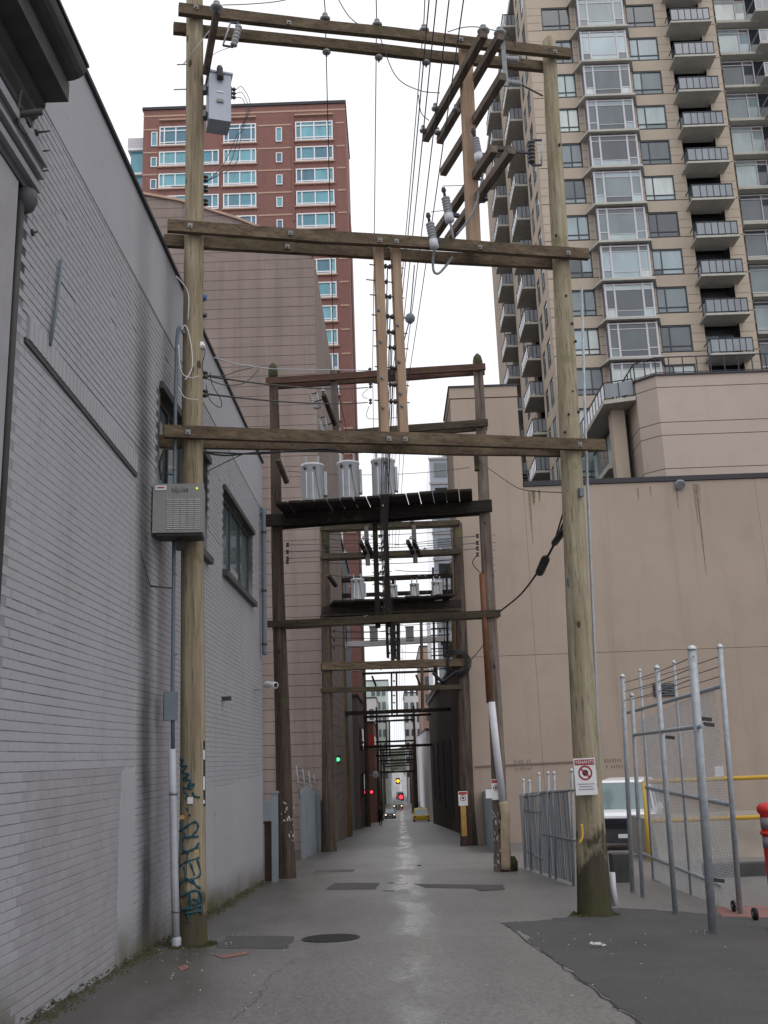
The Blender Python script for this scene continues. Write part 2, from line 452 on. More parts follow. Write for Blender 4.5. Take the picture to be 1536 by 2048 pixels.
def inst(name, me, parent, loc, rotz=0.):
    """another object on shared mesh data; loc in world space"""
    o = bpy.data.objects.new(name, me); C.objects.link(o); o.parent = parent
    o.location = Vector(loc) - ORG[parent.name]; o.rotation_euler = (0, 0, rotz)
    ORG[o.name] = Vector(loc)
    return o
def sub(name, me, parent, loc=(0, 0, 0)):
    o = bpy.data.objects.new(name, me); C.objects.link(o); o.parent = parent; o.location = loc; return o
def text_obj(name, body, size, mat, parent, loc, xdir, updir, ext=.0015, align='CENTER'):
    cu = bpy.data.curves.new(name, 'FONT'); cu.body = body; cu.size = size; cu.extrude = ext; cu.align_x = align; cu.align_y = 'CENTER'
    o = bpy.data.objects.new(name, cu); C.objects.link(o)
    me = bpy.data.meshes.new_from_object(o); bpy.data.objects.remove(o)
    x = Vector(xdir).normalized(); u = Vector(updir).normalized(); z = x.cross(u)
    rot = Matrix((x, u, z)).transposed().to_4x4()
    me.transform(rot); me.materials.clear(); me.materials.append(mat)
    for p in me.polygons: p.material_index = 0
    q = bpy.data.objects.new(name, me); C.objects.link(q); q.parent = parent
    q.location = Vector(loc) - ORG[parent.name]; ORG[q.name] = Vector(loc)
    return q
def arc(p0, p1, sag, n=10):
    p0, p1 = Vector(p0), Vector(p1)
    return [p0.lerp(p1, i / n) - Vector((0, 0, sag * 4 * (i / n) * (1 - i / n))) for i in range(n + 1)]
def curve(pts, n=6):
    """smooth path through the points"""
    pts = [Vector(p) for p in pts]; out = []
    for i in range(len(pts) - 1):
        a = pts[max(i - 1, 0)]; b = pts[i]; c = pts[i + 1]; d = pts[min(i + 2, len(pts) - 1)]
        for j in range(n):
            t = j / n
            out.append(.5 * ((2 * b) + (c - a) * t + (2 * a - 5 * b + 4 * c - d) * t * t + (3 * b - a - 3 * c + d) * t ** 3))
    return out + [pts[-1]]

# ================================================================== THE SETTING
def sheet(name, ys, x0, x1, lift, mat, label=None):
    b = mb(mat); vs = []; fs = []
    for y in ys: vs += [(x0, y, zg(y) + lift), (x1, y, zg(y) + lift)]
    for i in range(len(ys) - 1): fs.append((2 * i, 2 * i + 1, 2 * i + 3, 2 * i + 2))
    o = b.add(vs, fs).build(name); tag(o, kind='structure'); return o
YS = [-60, -20, 0, 5, 10, 15, 20, 30, 45, 60, 80, 100, 125, 150, 165, 220, 320, 600, 1200]
def zg2(y): return zg(y) if y > -1e-6 else -.045 * y
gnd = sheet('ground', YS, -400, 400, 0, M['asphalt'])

def flat_poly(name, pts, lift, mat, parent=None, kind='structure'):
    """thin sheet laid on the lane, following its fall"""
    if name == 'asphalt_patch': pts = jag([Vector((p[0], p[1], 0)) for p in pts] + [Vector((pts[0][0], pts[0][1], 0))], 7, .025)[:-1]
    b = mb(mat); b.add([(p[0], p[1], zg(p[1]) + lift) for p in pts], [tuple(range(len(pts)))])
    o = b.build(name, parent); tag(o, kind=kind); return o
g = lambda x, y: ground(x, y)
def jag(pts, n=5, a=.03):
    out = []
    for i in range(len(pts) - 1):
        for j in range(n): out.append(pts[i].lerp(pts[i + 1], j / n) + Vector((random.uniform(-a, a), random.uniform(-a, a), 0)))
    return out + [pts[-1]]
# newer, darker asphalt apron in front of the gate
ap = [g(1002, 1846), g(1040, 1862), g(1082, 1900), g(1130, 1935), g(1205, 1992), g(1300, 2060), g(1460, 2200)]
ap += [Vector((9, 6, 0)), Vector((9, 14, 0)), g(1536, 1835), g(1330, 1822), g(1240, 1815), g(1150, 1832), g(1075, 1842)]
flat_poly('driveway_apron', jag(ap[:7], 8, .05) + ap[7:9] + jag(ap[9:] + [ap[0]], 8, .05), .004, M['dark_asphalt'])
# asphalt repairs, manhole, seams
flat_poly('asphalt_patch', [g(455, 1872), g(592, 1873), g(572, 1898), g(430, 1896)], .004, M['patch'])
flat_poly('asphalt_patch', [g(668, 1766), g(760, 1766), g(752, 1779), g(650, 1780)], .004, M['patch'])
flat_poly('asphalt_patch', [g(632, 1740), g(710, 1739), g(706, 1744), g(628, 1745)], .004, M['patch'])
flat_poly('asphalt_patch', [g(830, 1768), g(1000, 1770), g(1010, 1778), g(850, 1776)], .004, M['patch'])
flat_poly('asphalt_patch', [g(940, 1774), g(1005, 1770), g(1012, 1779), g(960, 1783)], .008, M['patch'])
def seam(pts, wd, mat, name='tar_seam', lift=.007):
    b = mb(mat); vs = []; fs = []
    for i, p in enumerate(pts):
        q = pts[min(i + 1, len(pts) - 1)] - pts[max(i - 1, 0)]; q = Vector((q.y, -q.x, 0)).normalized() * wd * random.uniform(.4, 1) / 2
        for s in (-1, 1):
            r = p + q * s; vs.append((r.x, r.y, zg(r.y) + lift))
    for i in range(len(pts) - 1): fs.append((2 * i, 2 * i + 1, 2 * i + 3, 2 * i + 2))
    return tag(b.add(vs, fs).build(name), kind='structure')
seam(jag([g(1010, 1850), g(1082, 1902), g(1130, 1938), g(1205, 1994), g(1300, 2062)], 7, .025), .018, M['tar'])
for pl_ in ([(690, 1830), (760, 1822), (830, 1829), (930, 1815)], [(470, 2040), (520, 1995), (540, 1950), (600, 1915)]):
    seam(jag([g(*p) for p in pl_], 9, .03), .006, M['tar'], 'asphalt_crack', .005)
mh = g(662, 1877)
c = mb(M['iron']); n = 24
ring = [(mh.x + .36 * math.cos(i * 2 * math.pi / n), mh.y + .36 * math.sin(i * 2 * math.pi / n)) for i in range(n)]
c.add([(x, y, zg(y) + .006) for x, y in ring] + [(x, y, zg(y) + .012) for x, y in ring], [tuple(range(n, 2 * n))] + [(i, (i + 1) % n, n + (i + 1) % n, n + i) for i in range(n)])
for q in range(-4, 5):
    hw = math.sqrt(.33 ** 2 - (q * .07) ** 2)
    c.box((mh.x - hw, mh.y + q * .07 - .012, zg(mh.y + q * .07) + .010), (mh.x + hw, mh.y + q * .07 + .012, zg(mh.y + q * .07) + .017))
tag(c.build('manhole_cover'), 'round iron manhole cover in the lane beside a square asphalt patch', 'manhole')
water = NT('puddle_water'); water.col((.02, .02, .02, 1)); water.rough(.1)
for px, py, wd_, hd_ in ((797, 1766, 50, 4), (782, 1782, 34, 3), (795, 1707, 22, 3.5), (845, 1731, 32, 2.5)):
    pts_ = []
    for i in range(18):
        a = i * 2 * math.pi / 18; f = random.uniform(.55, 1.1); pts_.append(ground(px + wd_ / 2 * math.cos(a) * f, py + hd_ / 2 * math.sin(a) * f))
    c_ = sum((Vector((p.x, p.y, 0)) for p in pts_), Vector()) / 18
    tag(mb(water.m).add([(p.x, p.y, zg(p.y) + .003) for p in pts_], [tuple(range(18))]).build('puddle'), kind='structure')
# sprayed survey marks
flat_poly('ground_paint_mark', [g(420, 1908), g(440, 1912), g(500, 1903), g(495, 1909), g(445, 1918)], .006, M['pinkpaint'])
flat_poly('ground_paint_mark', [g(355, 1935), g(372, 1930), g(380, 1936), g(362, 1944)], .006, M['pinkpaint'])
flat_poly('ground_paint_mark', [g(1428, 1815), g(1520, 1812), Vector((5.4, 13.6, 0)), g(1536, 1836), g(1445, 1834)], .006, M['pinkpaint'])

# ------------------------------------------------------------------ grey painted brick building
WX = -3.02
B0 = empty('grey_brick_building', (-3.1, 12, -.5), 'grey painted brick building along the lane with a dark cornice and two side windows', 'building')
WA = (12.75, 16.25, 4.95, 6.55); WB = (17.9, 21.7, 5.02, 6.5)     # window openings: y0, y1, z0, z1
YE = 23.35; ZT = 8.66; ZB = 7.5
core = mb(M['mortar'])
def wallrect(b, y0, y1, z0, z1, x=WX - .012):
    b.add([(x, y0, z0), (x, y1, z0), (x, y1, z1), (x, y0, z1)], [(0, 1, 2, 3)])
wallrect(core, 1, WA[0], -1.4, ZT); wallrect(core, WA[1], WB[0], -1.4, ZT); wallrect(core, WB[1], YE, -1.4, ZT)
for (y0, y1, z0, z1) in (WA, WB): wallrect(core, y0, y1, -1.4, z0); wallrect(core, y0, y1, z1, ZT)
for (y0, y1, z0, z1) in (WA, WB):    # reveals
    x0, x1 = WX - .22, WX - .012
    core.add([(x0, y0, z0), (x1, y0, z0), (x1, y1, z0), (x0, y1, z0), (x0, y0, z1), (x1, y0, z1), (x1, y1, z1), (x0, y1, z1)],
             [(0, 1, 2, 3), (4, 7, 6, 5), (0, 4, 5, 1), (3, 2, 6, 7)])
core.box((-22, 1, -1.4), (WX - .4, YE - .01, ZT - .05))
core.add([(WX - .012, YE, -1.4), (-22, YE, -1.4), (-22, YE, ZT), (WX - .012, YE, ZT)], [(0, 1, 2, 3)])
core.build('wall', B0)
# bricks: the three hundred that show largest are single parts, the rest are joined
PIT, BL, JT = .0795, .222, .007
def brick_mb(mat, b=None, o=(0, 0, 0), L=BL - JT, H=PIT - JT, D=.012, j=.0):
    b = b or mb(mat); x, y, z = o; e = .003
    v = [(x, y, z), (x, y + L, z), (x, y + L, z + H), (x, y, z + H), (x + D, y + e, z + e), (x + D, y + L - e, z + e), (x + D, y + L - e, z + H - e), (x + D, y + e, z + H - e)]
    if j: v = [(a + random.uniform(-.2, 1) * j * (k > 3), c, d + random.uniform(-.3, .3) * j) for k, (a, c, d) in enumerate(v)]
    return b.add(v, [(4, 5, 6, 7), (0, 1, 5, 4), (1, 2, 6, 5), (2, 3, 7, 6), (3, 0, 4, 7)])
variants = [brick_mb(M['brick'], None, (0, 0, 0), BL - .004, PIT - JT, .0032 + .0008 * i, .0015).mesh('brick') for i in range(4)]
variants_p = [brick_mb(M['patchpaint'], None, (0, 0, 0), BL - .004, PIT - JT, .003 + .0008 * i, .0015).mesh('brick') for i in range(3)]
rest = MB().use(M['brick']); singles = []
def covered(y, z):
    for (y0, y1, z0, z1) in (WA, WB):
        if y0 - .25 < y < y1 and z0 - .1 < z < z1 + .03: return True
    return False
row = 0; z = -1.05
while z < ZB:
    y = 7.62 + (BL / 2 if row % 2 else 0)
    wav = .012 * math.sin(z * 1.3)
    while y < YE - BL:
        if z + PIT > zg(y) - .02 and not covered(y, z):
            pz = z + .01 * math.sin(y * .5) + wav * 0
            pat = 8.25 < y < 11.25 and z < 1.52
            if 7.7 < y < 9.62 and .25 < z < 3.55 and len(singles) < 300: singles.append((y, pz, pat))
            else:
                rest.use(M['patchpaint'] if pat else M['brick'])
                zone = .0095 if z > 5.35 else .0022 if (3.5 < z < 4.65 and y < 12) else .003 if (y > 14 and (z < 2 or 2.7 < z < 4.5)) else .0036
                dd = max(.0016, zone + .0032 * pnoise.noise((y * .6, z * .7, 3.1)) + random.uniform(-.0008, .0012))
                if random.random() < .01: dd = .0016
                brick_mb(None, rest, (WX - .013, y + random.uniform(-.005, .005), pz + random.uniform(-.0012, .0012)), BL - .004, PIT - JT, dd, .002)
        y += BL
    z += PIT; row += 1
o = rest.build('brickwork', B0); tag(o, kind='stuff')
for y, pz, pat in singles:
    inst('brick', random.choice(variants_p if pat else variants), B0, (WX - .013 + random.uniform(0, .003), y, pz))
# smooth parging: parapet band and worn-over panels
def slab(name, pts, x0, x1, mat, parent=B0):
    return mb(mat).prism([(x0, p[0], p[1]) for p in pts], (1, 0, 0), x1 - x0).build(name, parent)
slab('parapet_band', [(1, ZB + .02), (YE, ZB - .05), (YE, ZT), (1, ZT)], WX - .02, WX + .006, M['parge'])
def wobbly(y0, y1, z0, z1, n=7, a=.06):
    p = []
    for i in range(n): p.append((y0 + (y1 - y0) * i / n, z0 + random.uniform(-a, a)))
    for i in range(n): p.append((y1 + random.uniform(-a, a), z0 + (z1 - z0) * i / n))
    for i in range(n): p.append((y1 - (y1 - y0) * i / n, z1 + random.uniform(-a, a)))
    for i in range(n): p.append((y0 + random.uniform(-a, a), z1 - (z1 - z0) * i / n))
    return p
for i, (a, b_, c_, d_) in enumerate(((14.6, 23.25, -1.3, 1.2), (11.25, 11.85, -.55, 1.55))):
    slab('parging_patch', wobbly(a, b_, c_, d_, 9, .05), WX - .012, WX - .0055 + .001 * i, M['parge'])
# soldier course; a dark strip below paints the shade under it
def wz(t): return 5.16 + (5.02 - 5.16) * t
for i in range(34):
    y = 7.85 + i * .108
    mb(M['brick']).box((WX - .01, y, wz(i / 33) + .0), (WX + .022, y + .098, wz(i / 33) + .21)).build('soldier_brick', B0)
mb(M['graytrim']).hexa([(WX - .008, 7.8, wz(0) - .05), (WX + .014, 7.8, wz(0) - .05), (WX + .014, 11.55, wz(1) - .05), (WX - .008, 11.55, wz(1) - .05), (WX - .008, 7.8, wz(0) - .003), (WX + .014, 7.8, wz(0) - .003), (WX + .014, 11.55, wz(1) - .003), (WX - .008, 11.55, wz(1) - .003)]).build('soldier_shade', B0)
mb(M['flash']).box((WX - .5, 1, ZT), (WX + .05, YE + .03, ZT + .05)).build('coping', B0)
# raised dark end cornice, entablature bands and the pilaster below
def extr(name, prof, y0, y1, mat): return mb(mat).prism([(x, y0, z) for x, z in prof], (0, 1, 0), y1 - y0).build(name, B0)
YC = 7.57
extr('cornice', [(-3.0, 7.02), (-2.97, 7.02), (-2.97, 7.08), (-2.92, 7.12), (-2.92, 7.18), (-2.86, 7.22), (-2.86, 7.265), (-2.66, 7.265), (-2.66, 7.45), (-3.0, 7.45)], 1, YC, M['charcoal'])
extr('cornice_crown', [(-2.98, 7.452), (-2.655, 7.452), (-2.61, 7.46), (-2.56, 7.48), (-2.525, 7.51), (-2.51, 7.55), (-2.51, 7.6), (-2.98, 7.6)], 1, YC - .03, M['charcoal'])
extr('cornice_cap', [(-2.98, 7.602), (-2.49, 7.602), (-2.49, 7.63), (-2.98, 7.63)], 1, YC, M['flash'])
extr('frieze', [(-3.02, 6.78), (-2.985, 6.78), (-2.985, 7.02), (-3.02, 7.02)], 1, YC - .1, M['parge'])
for i, (a, b_, xo) in enumerate(((6.70, 6.76, -2.86), (6.60, 6.685, -2.90), (6.555, 6.585, -2.87), (6.47, 6.545, -2.92), (6.40, 6.45, -2.88), (6.33, 6.385, -2.94))):
    extr('entablature_band', [(-3.01, a), (xo, a), (xo + .01, b_), (-3.01, b_)], 1, YC + .12 - .02 * i, M['graytrim'] if i % 2 else M['patchpaint'])
mb(M['patchpaint']).box((-3.01, 1, -.5), (-2.95, 7.3, 6.32)).build('pilaster', B0)
mb(M['cabdark']).tube([(-2.97, 7.42, 6.3), (-2.97, 7.4, 5.0), (-2.97, 7.38, .6)], .035, 8).build('corner_strip', B0)  # dark round strip drawn for the dark line at the pilaster's edge
mb(M['graytrim']).lathe((-2.95, 7.47, 6.33), (0, 0, -1), [(0, .09), (.08, .1), (.16, .07), (.2, .02)]).build('cornice_boss', B0)
pp = atX(103, 555, WX + .03)
mb(M['jbox']).tube([atX(123, 520, WX + .03), atX(112, 620, WX + .03), atX(100, 690, WX + .03)], .018, 8).build('wall_conduit', B0)
for (px, py) in ((72, 265), (70, 304), (68, 344), (64, 465)):
    p = atX(px, py, WX); L = .13 if py < 400 else .05
    mb(M['cabdark']).lathe(p, (1, 0, .08), [(0, .03), (.015, .03), (.02, .012), (L, .006)]).build('iron_hook', B0)
p = atX(8, 222, WX + .05)
mb(M['cabdark']).tube([p, p + Vector((.1, .05, .0)), p + Vector((.28, .08, .04))], .03, 8).tube(curve([p + Vector((.12, .02, .2)), p + Vector((.1, .03, .08)), p + Vector((.11, .04, -.1)), p + Vector((.16, .06, -.18))]), .014, 6).build('sign_bracket', B0)
p = atX(300, 1172, WX)
mb(M['cabdark']).tube([p, p + Vector((.25, .1, -.02))], .012, 6).tube([p + Vector((0, -.5, .35)), p + Vector((.02, -.1, .0))], .006, 5).build('iron_stub', B0)
p = atX(445, 1398, WX)
mb(M['cabdark']).box(p + Vector((0, -.05, -.03)), p + Vector((.15, .07, .04))).build('wall_lamp', B0)
# two side windows
def side_window(y0, y1, z0, z1, panes):
    f = mb(M['graytrim']); xf = WX - .16
    for (a, b_, c_, d_) in ((y0, y1, z0, z0 + .07), (y0, y1, z1 - .07, z1), (y0, y0 + .07, z0 + .07, z1 - .07), (y1 - .07, y1, z0 + .07, z1 - .07)):
        f.box((xf, a, c_), (xf + .07, b_, d_))
    for i in range(1, panes): 
        y = y0 + (y1 - y0) * i / panes; f.box((xf, y - .03, z0 + .07), (xf + .07, y + .03, z1 - .07))
    o = f.build('window', B0)
    for i in range(panes):
        a = y0 + (y1 - y0) * i / panes + .035; b_ = y0 + (y1 - y0) * (i + 1) / panes - .035
        zm = z0 + .07 + (.28 if i % 2 else 0)
        mb(M['winglass']).box((xf + .02, a, zm), (xf + .03, b_, z1 - .07)).build('pane', o)
        if i % 2: mb(M['fargrey']).box((xf + .02, a, z0 + .07), (xf + .035, b_, zm - .01)).build('lower_panel', o)
    mb(M['graytrim']).hexa([(WX - .1, y0 - .12, z0 - .14), (WX + .09, y0 - .12, z0 - .15), (WX + .09, y1 + .12, z0 - .15), (WX - .1, y1 + .12, z0 - .14), (WX - .1, y0 - .12, z0 - .01), (WX + .09, y0 - .12, z0 - .04), (WX + .09, y1 + .12, z0 - .04), (WX - .1, y1 + .12, z0 - .01)]).build('sill', o)
    mb(M['charcoal']).box((WX - .02, y0 - .1, z1), (WX + .05, y1 + .1, z1 + .1)).build('lintel', o)
side_window(*WA, 4); side_window(*WB, 3)
# moss along the wall foot
ms = mb(M['moss'])
for i in range(3000):
    y = 7 + 16.3 * random.random(); dens = .5 + .5 * math.sin(y * 1.7) * math.sin(y * .6 + 1)
    if random.random() > .25 + dens: continue
    r = abs(random.gauss(0, .06 + .05 * dens)); z0 = zg(y) + (.0 if r > .02 else random.uniform(0, .06)); q = Vector((WX + .005 + r, y, z0)); t = random.uniform(.006, .022)
    ms.add([q + Vector((-t, -t, -.004)), q + Vector((t, -t * .5, -.004)), q + Vector((0, t, -.004)), q + Vector((random.uniform(-t, t), 0, t * random.uniform(.5, 1.4)))], [(0, 1, 3), (1, 2, 3), (2, 0, 3)])
tag(ms.build('moss'), 'thin moss creeping along the foot of the grey wall', 'moss', kind='stuff')
# downpipe, cctv camera at the far corner
p0, p1 = atX(516, 1022, WX + .07), atX(520, 1310, WX + .07)
yd = 22.95
dp = empty('downpipe', (WX + .07, yd, 3), 'blue-grey downpipe at the far corner of the grey building', 'pipe')
mb(M['jbox']).tube(curve([(WX - .05, yd, 7.25), (WX + .05, yd, 7.32), (WX + .09, yd, 7.15), (WX + .09, yd, 4.2), (WX + .1, yd, 4.02)]), .055, 10).build('pipe', dp)
for zz in (6.8, 5.4, 4.15): mb(M['cabdark']).lathe((WX + .09, yd, zz), (0, 0, 1), [(0, .068), (.05, .068)]).build('bracket', dp)
cc = atX(541, 1369, WX + .35)
cv = empty('security_camera', cc, 'white tubular security camera on the far corner of the grey building', 'camera')
q = Vector((.25, -.32, -.06)).normalized()
mb(M['signw']).lathe(cc - q * .2, q, [(0, .05), (.02, .062), (.3, .062), (.36, .07), (.42, .07)], 12).build('housing', cv)
mb(M['ink']).lathe(cc + q * .2, q, [(0, .05), (.028, .05)]).build('lens', cv)
mb(M['galv']).tube([(WX, cc.y + .1, cc.z - .1), (WX + .2, cc.y + .05, cc.z - .1), cc - q * .05 + Vector((0, 0, -.05))], .016, 6).build('bracket', cv)

# ------------------------------------------------------------------ brown concrete building with the raked roofline
YB = 42.5; XB = -2.98
B1 = empty('brown_concrete_building', (-14, 50, zg(50)), 'brown concrete building with a sloping roofline behind the grey building', 'building')
rk = [atY(px, py, YB) for px, py in ((283, 388), (360, 402), (475, 438), (560, 472), (633, 510))]
rk = [(-26.0, rk[0].z + 1.2)] + [(p.x, p.z) for p in rk]; rk[-1] = (XB, rk[-1][1])
def zr(x):
    for (a, za), (b_, zb) in zip(rk, rk[1:]):
        if a <= x <= b_: return za + (zb - za) * (x - a) / (b_ - a)
    return rk[-1][1]
def xr(z):
    if z <= rk[-1][1]: return XB
    for (a, za), (b_, zb) in reversed(list(zip(rk, rk[1:]))):
        if zb <= z <= za: return a + (b_ - a) * (za - z) / (za - zb)
    return None
mb(M['brownj']).prism([(x, YB + .03, z - .05) for x, z in rk] + [(XB - .03, YB + .03, -3.2), (-26, YB + .03, -3.2)], (0, 1, 0), 19.9).build('core', B1)
z = -3.2; pit = .485
while z < rk[0][1] - .6:
    a, b_ = xr(z), xr(z + pit - .02)
    if a is None or b_ is None or b_ < -25.5: break
    mb(M['brown']).prism([(-26.03, YB, z), (a, YB, z), (b_, YB, z + pit - .02), (-26.03, YB, z + pit - .02)], (0, 1, 0), 20).build('concrete_band', B1)
    z += pit
cp = mb(M['stone'])
for (a, za), (b_, zb) in zip(rk, rk[1:]):
    cp.hexa([(a, YB - .12, za - .05), (b_, YB - .12, zb - .05), (b_, YB + 20, zb - .05), (a, YB + 20, za - .05), (a, YB - .12, za + .07), (b_, YB - .12, zb + .07), (b_, YB + 20, zb + .07), (a, YB + 20, za + .07)])
cp.build('coping', B1)

# ------------------------------------------------------------------ shared window maker
CACHE = {}
def frame_mesh(key, W, H, xs, zs, t, depth, mat, extra=None):
    """xs, zs: bar centres inside the opening, as fractions"""
    if key in CACHE: return CACHE[key]
    b = mb(mat)
    for (a, b_, c_, d_) in ((0, W, 0, t), (0, W, H - t, H), (0, t, t, H - t), (W - t, W, t, H - t)): b.box((a, -depth, c_), (b_, .02, d_))
    for x in xs: b.box((x * W - t / 2, -depth * .8, t), (x * W + t / 2, .015, H - t))
    for (z, x0, x1) in zs: b.box((x0 * W + t * .4, -depth * .7, z * H - t / 2), (x1 * W - t * .4, .012, z * H + t / 2))
    CACHE[key] = b.mesh('window'); return CACHE[key]
def pane_mesh(key, x0, x1, z0, z1, mat):
    k = (key, round(x0, 3), round(x1, 3), round(z0, 3), round(z1, 3), mat.name)
    if k not in CACHE: CACHE[k] = mb(mat).box((x0, -.012, z0), (x1, .004, z1)).mesh('pane')
    return CACHE[k]
def window(parent, loc, key, W, H, xs, zs, t, depth, fmat, cells, glasses, rotz=0):
    o = inst('window', frame_mesh(key, W, H, xs, zs, t, depth, fmat), parent, loc, rotz)
    base = random.choice(glasses)
    for (x0, x1, z0, z1) in cells:
        gm = base if random.random() < .75 else random.choice(glasses)
        sub('pane', pane_mesh(key, x0 * W, x1 * W, z0 * H, z1 * H, gm), o)
    return o

# ------------------------------------------------------------------ red brick tower
YR = 100
B2 = empty('red_brick_tower', (-14.5, 110, zg(110)), 'tall red brick apartment tower with white framed teal windows', 'building')
mb(M['red']).box((-26.35, YR, -9), (-3.06, YR + 11, 74.9)).build('wall', B2)
mb(M['flash']).box((-26.5, YR - .15, 74.9), (-2.95, YR + 11.1, 75.25)).build('coping', B2)
mb(M['red']).box((-3.06, YR + 3, -9), (-2.9, YR + 8, 62.5)).build('side_bay', B2)
rows = [(70.15, 2.45), (67.48, 1.87)]
while rows[-1][0] > 10: rows.append((rows[-1][0] - 2.83, 1.87))
C4 = [(.01, .15, .0, 1), (.16, .5, 0, 1), (.5, .84, 0, 1), (.85, .99, 0, 1)]
for i, (zb, h) in enumerate(rows):
    vis_left = zb > 56
    def wide(x0, W):
        zs = [(.17, .15, .5), (.17, .5, .85), (.16, .02, .14), (.16, .86, .98)] + ([(.78, 0, 1)] if i == 0 else [])
        window(B2, (x0, YR - .02, zb), ('rw', W, h), W, h, (.15, .5, .85), zs, .13, .14, M['white'], C4, M['teal'])
        mb(M['stone']).box((x0 - .15, YR - .22, zb - .16), (x0 + W + .15, YR - .003, zb - .005)).build('sill', B2)
    wide(-8.85, 4.3)
    if i == 0:
        for x0, W in ((-8.9, 4.4), (-17.2, 3.85), (-24.5, 3.9)): mb(M['stone']).box((x0, YR - .3, 73.35), (x0 + W, YR - .002, 73.5)).build('hood', B2)
    mb(M['stone']).box((-4.2, YR - .05, zb + h - .1 - .25 * (i == 0)), (-3.2, YR - .002, zb + h + .08 - .25 * (i == 0))).build('stone_band', B2)
    if vis_left:
        wide(-17.1, 3.75)
        if i: window(B2, (-19.55, YR - .02, zb), ('rm', h), 1.95, h, (.62,), [(.17, 0, .62), (.17, .62, 1)], .13, .14, M['white'], [(.02, .62, 0, 1), (.62, .98, 0, 1)], M['teal'])
        wide(-24.45, 3.75)
        hs_ = 1.85 if i == 0 else 1.25
        for x0 in (-25.4, -11.1): window(B2, (x0, YR - .02, zb - .02), ('rs', hs_), .72, hs_, (), [], .1, .1, M['white'], [(.02, .98, 0, 1)], M['teal'])
        mb(M['stone']).box((-13.2, YR - .05, zb + h - .1 - .25 * (i == 0)), (-9.05, YR - .002, zb + h + .08 - .25 * (i == 0))).build('stone_band', B2)
        mb(M['stone']).box((-26.3, YR - .05, zb + h - .1 - .25 * (i == 0)), (-24.7, YR - .002, zb + h + .08 - .25 * (i == 0))).build('stone_band', B2)
mb(M['stone']).box((-26.37, YR - .04, 74.0), (-3.04, YR - .001, 74.2)).build('stone_band', B2)
mb(M['red']).box((-9.3, YR - .1, 60), (-9.05, YR - .001, 74)).build('pilaster', B2)
for px in (455, 470, 505, 315): # rooftop antennas
    q = atY(px - 40 if px > 400 else px, 215, YR + 3)
    mb(M['galvdull']).tube([(q.x, YR + 3, 74.9), (q.x, YR + 3, 76.4)], .05, 5).build('antenna', B2)
# glazed corner left of it
for i in range(6):
    zb = 71.3 - i * 3.2
    mb(M['white']).box((-28.6 - .25 * (i > 0), YR + 1.8, zb - .3), (-26.36, YR + 8, zb)).build('corner_slab', B2)
    o = mb(M['teal'][1 if i != 2 else 2]).box((-28.3, YR + 2.2, zb - 2.9), (-26.36, YR + 8, zb - .3)).build('corner_glazing', B2)
mb(M['bayframe']).box((-28.6, YR + 1.8, 71.3), (-26.36, YR + 8, 72.6)).build('corner_parapet', B2)

# ------------------------------------------------------------------ tan stucco building across the parking lot
B3 = empty('tan_stucco_building', (10, 50, zg(42)), 'long tan stucco building with rain streaks behind the parking lot', 'building')
YT = 42.0
def tanp(x0, x1, z0, z1, y0=YT, y1=46.5): return mb(M['tan']).box((x0, y0, z0), (x1, y1, z1)).build('stucco_panel', B3)
ZJ = 5.46
tanp(3.05, 6.05, -2.6, ZJ - .018); tanp(3.05, 6.05, ZJ, 16.95); tanp(3.03, 6.07, 17.0, 17.5, YT - .02)
xs_ = [6.06, 16.2, 48]
for a, b_ in zip(xs_, xs_[1:]):
    tanp(a, b_ - .01, -2.6, ZJ - .018, YT + .004, 46.5); tanp(a, b_ - .01, ZJ, 12.78, YT + .004, 46.5)
mb(M['joint']).box((3.1, YT + .05, -2.6), (48, 46.4, 12.7)).box((3.1, YT + .05, 12), (6, 46.4, 17)).build('core', B3)
mb(M['flash']).box((2.98, YT - .07, 17.5), (6.12, 46.6, 17.58)).build('coping', B3)
mb(M['flash']).box((6.08, YT - .06, 12.8), (48, 46.6, 13.02)).build('coping', B3)
# run-off stains below the coping: thin crusts with their own ragged outline
def run_stain(px0, py0, py1, wd, mat, n=9, off=.004):
    a = atY(px0, py0, YT); bz = atY(px0, py1, YT).z; b = mb(mat); L = []; Rr = []
    for i in range(n):
        t = i / (n - 1); hw = wd * (1 - t) ** .7 * random.uniform(.6, 1.1) / 2 + .008
        L.append((a.x - hw, YT - off + .004, a.z + (bz - a.z) * t)); Rr.append((a.x + hw, YT - off + .004, a.z + (bz - a.z) * t))
    b.add(L + Rr, [(i, n + i, n + i + 1, i + 1) for i in range(n - 1)]).build('run_stain', B3)
run_stain(1392, 968, 1150, .09, M['algae'], 16); run_stain(1387, 968, 1050, .12, M['rustst'], 14); run_stain(1397, 968, 1010, .06, M['rustst']); run_stain(1352, 972, 1020, .1, M['rustst'])
run_stain(1066, 980, 1012, .22, M['algae'], 12); run_stain(1078, 980, 1005, .1, M['algae']); run_stain(1058, 980, 1090, .12, M['rustst']); run_stain(1275, 975, 1000, .1, M['rustst']); run_stain(1300, 973, 995, .06, M['rustst'])
q = atY(1357, 966, YT)
fl = empty('flood_light', q, 'round grey flood light under the coping of the tan wall', 'light')
mb(M['galvdull']).lathe(q + Vector((0, -.05, 0)), (0, -.6, -.5), [(0, .08), (.1, .2), (.22, .24), (.26, .2)]).build('lamp_head', fl)
mb(M['cabdark']).box(q + Vector((-.12, -.2, -.05)), q + Vector((.12, .0, .12))).build('bracket', fl)
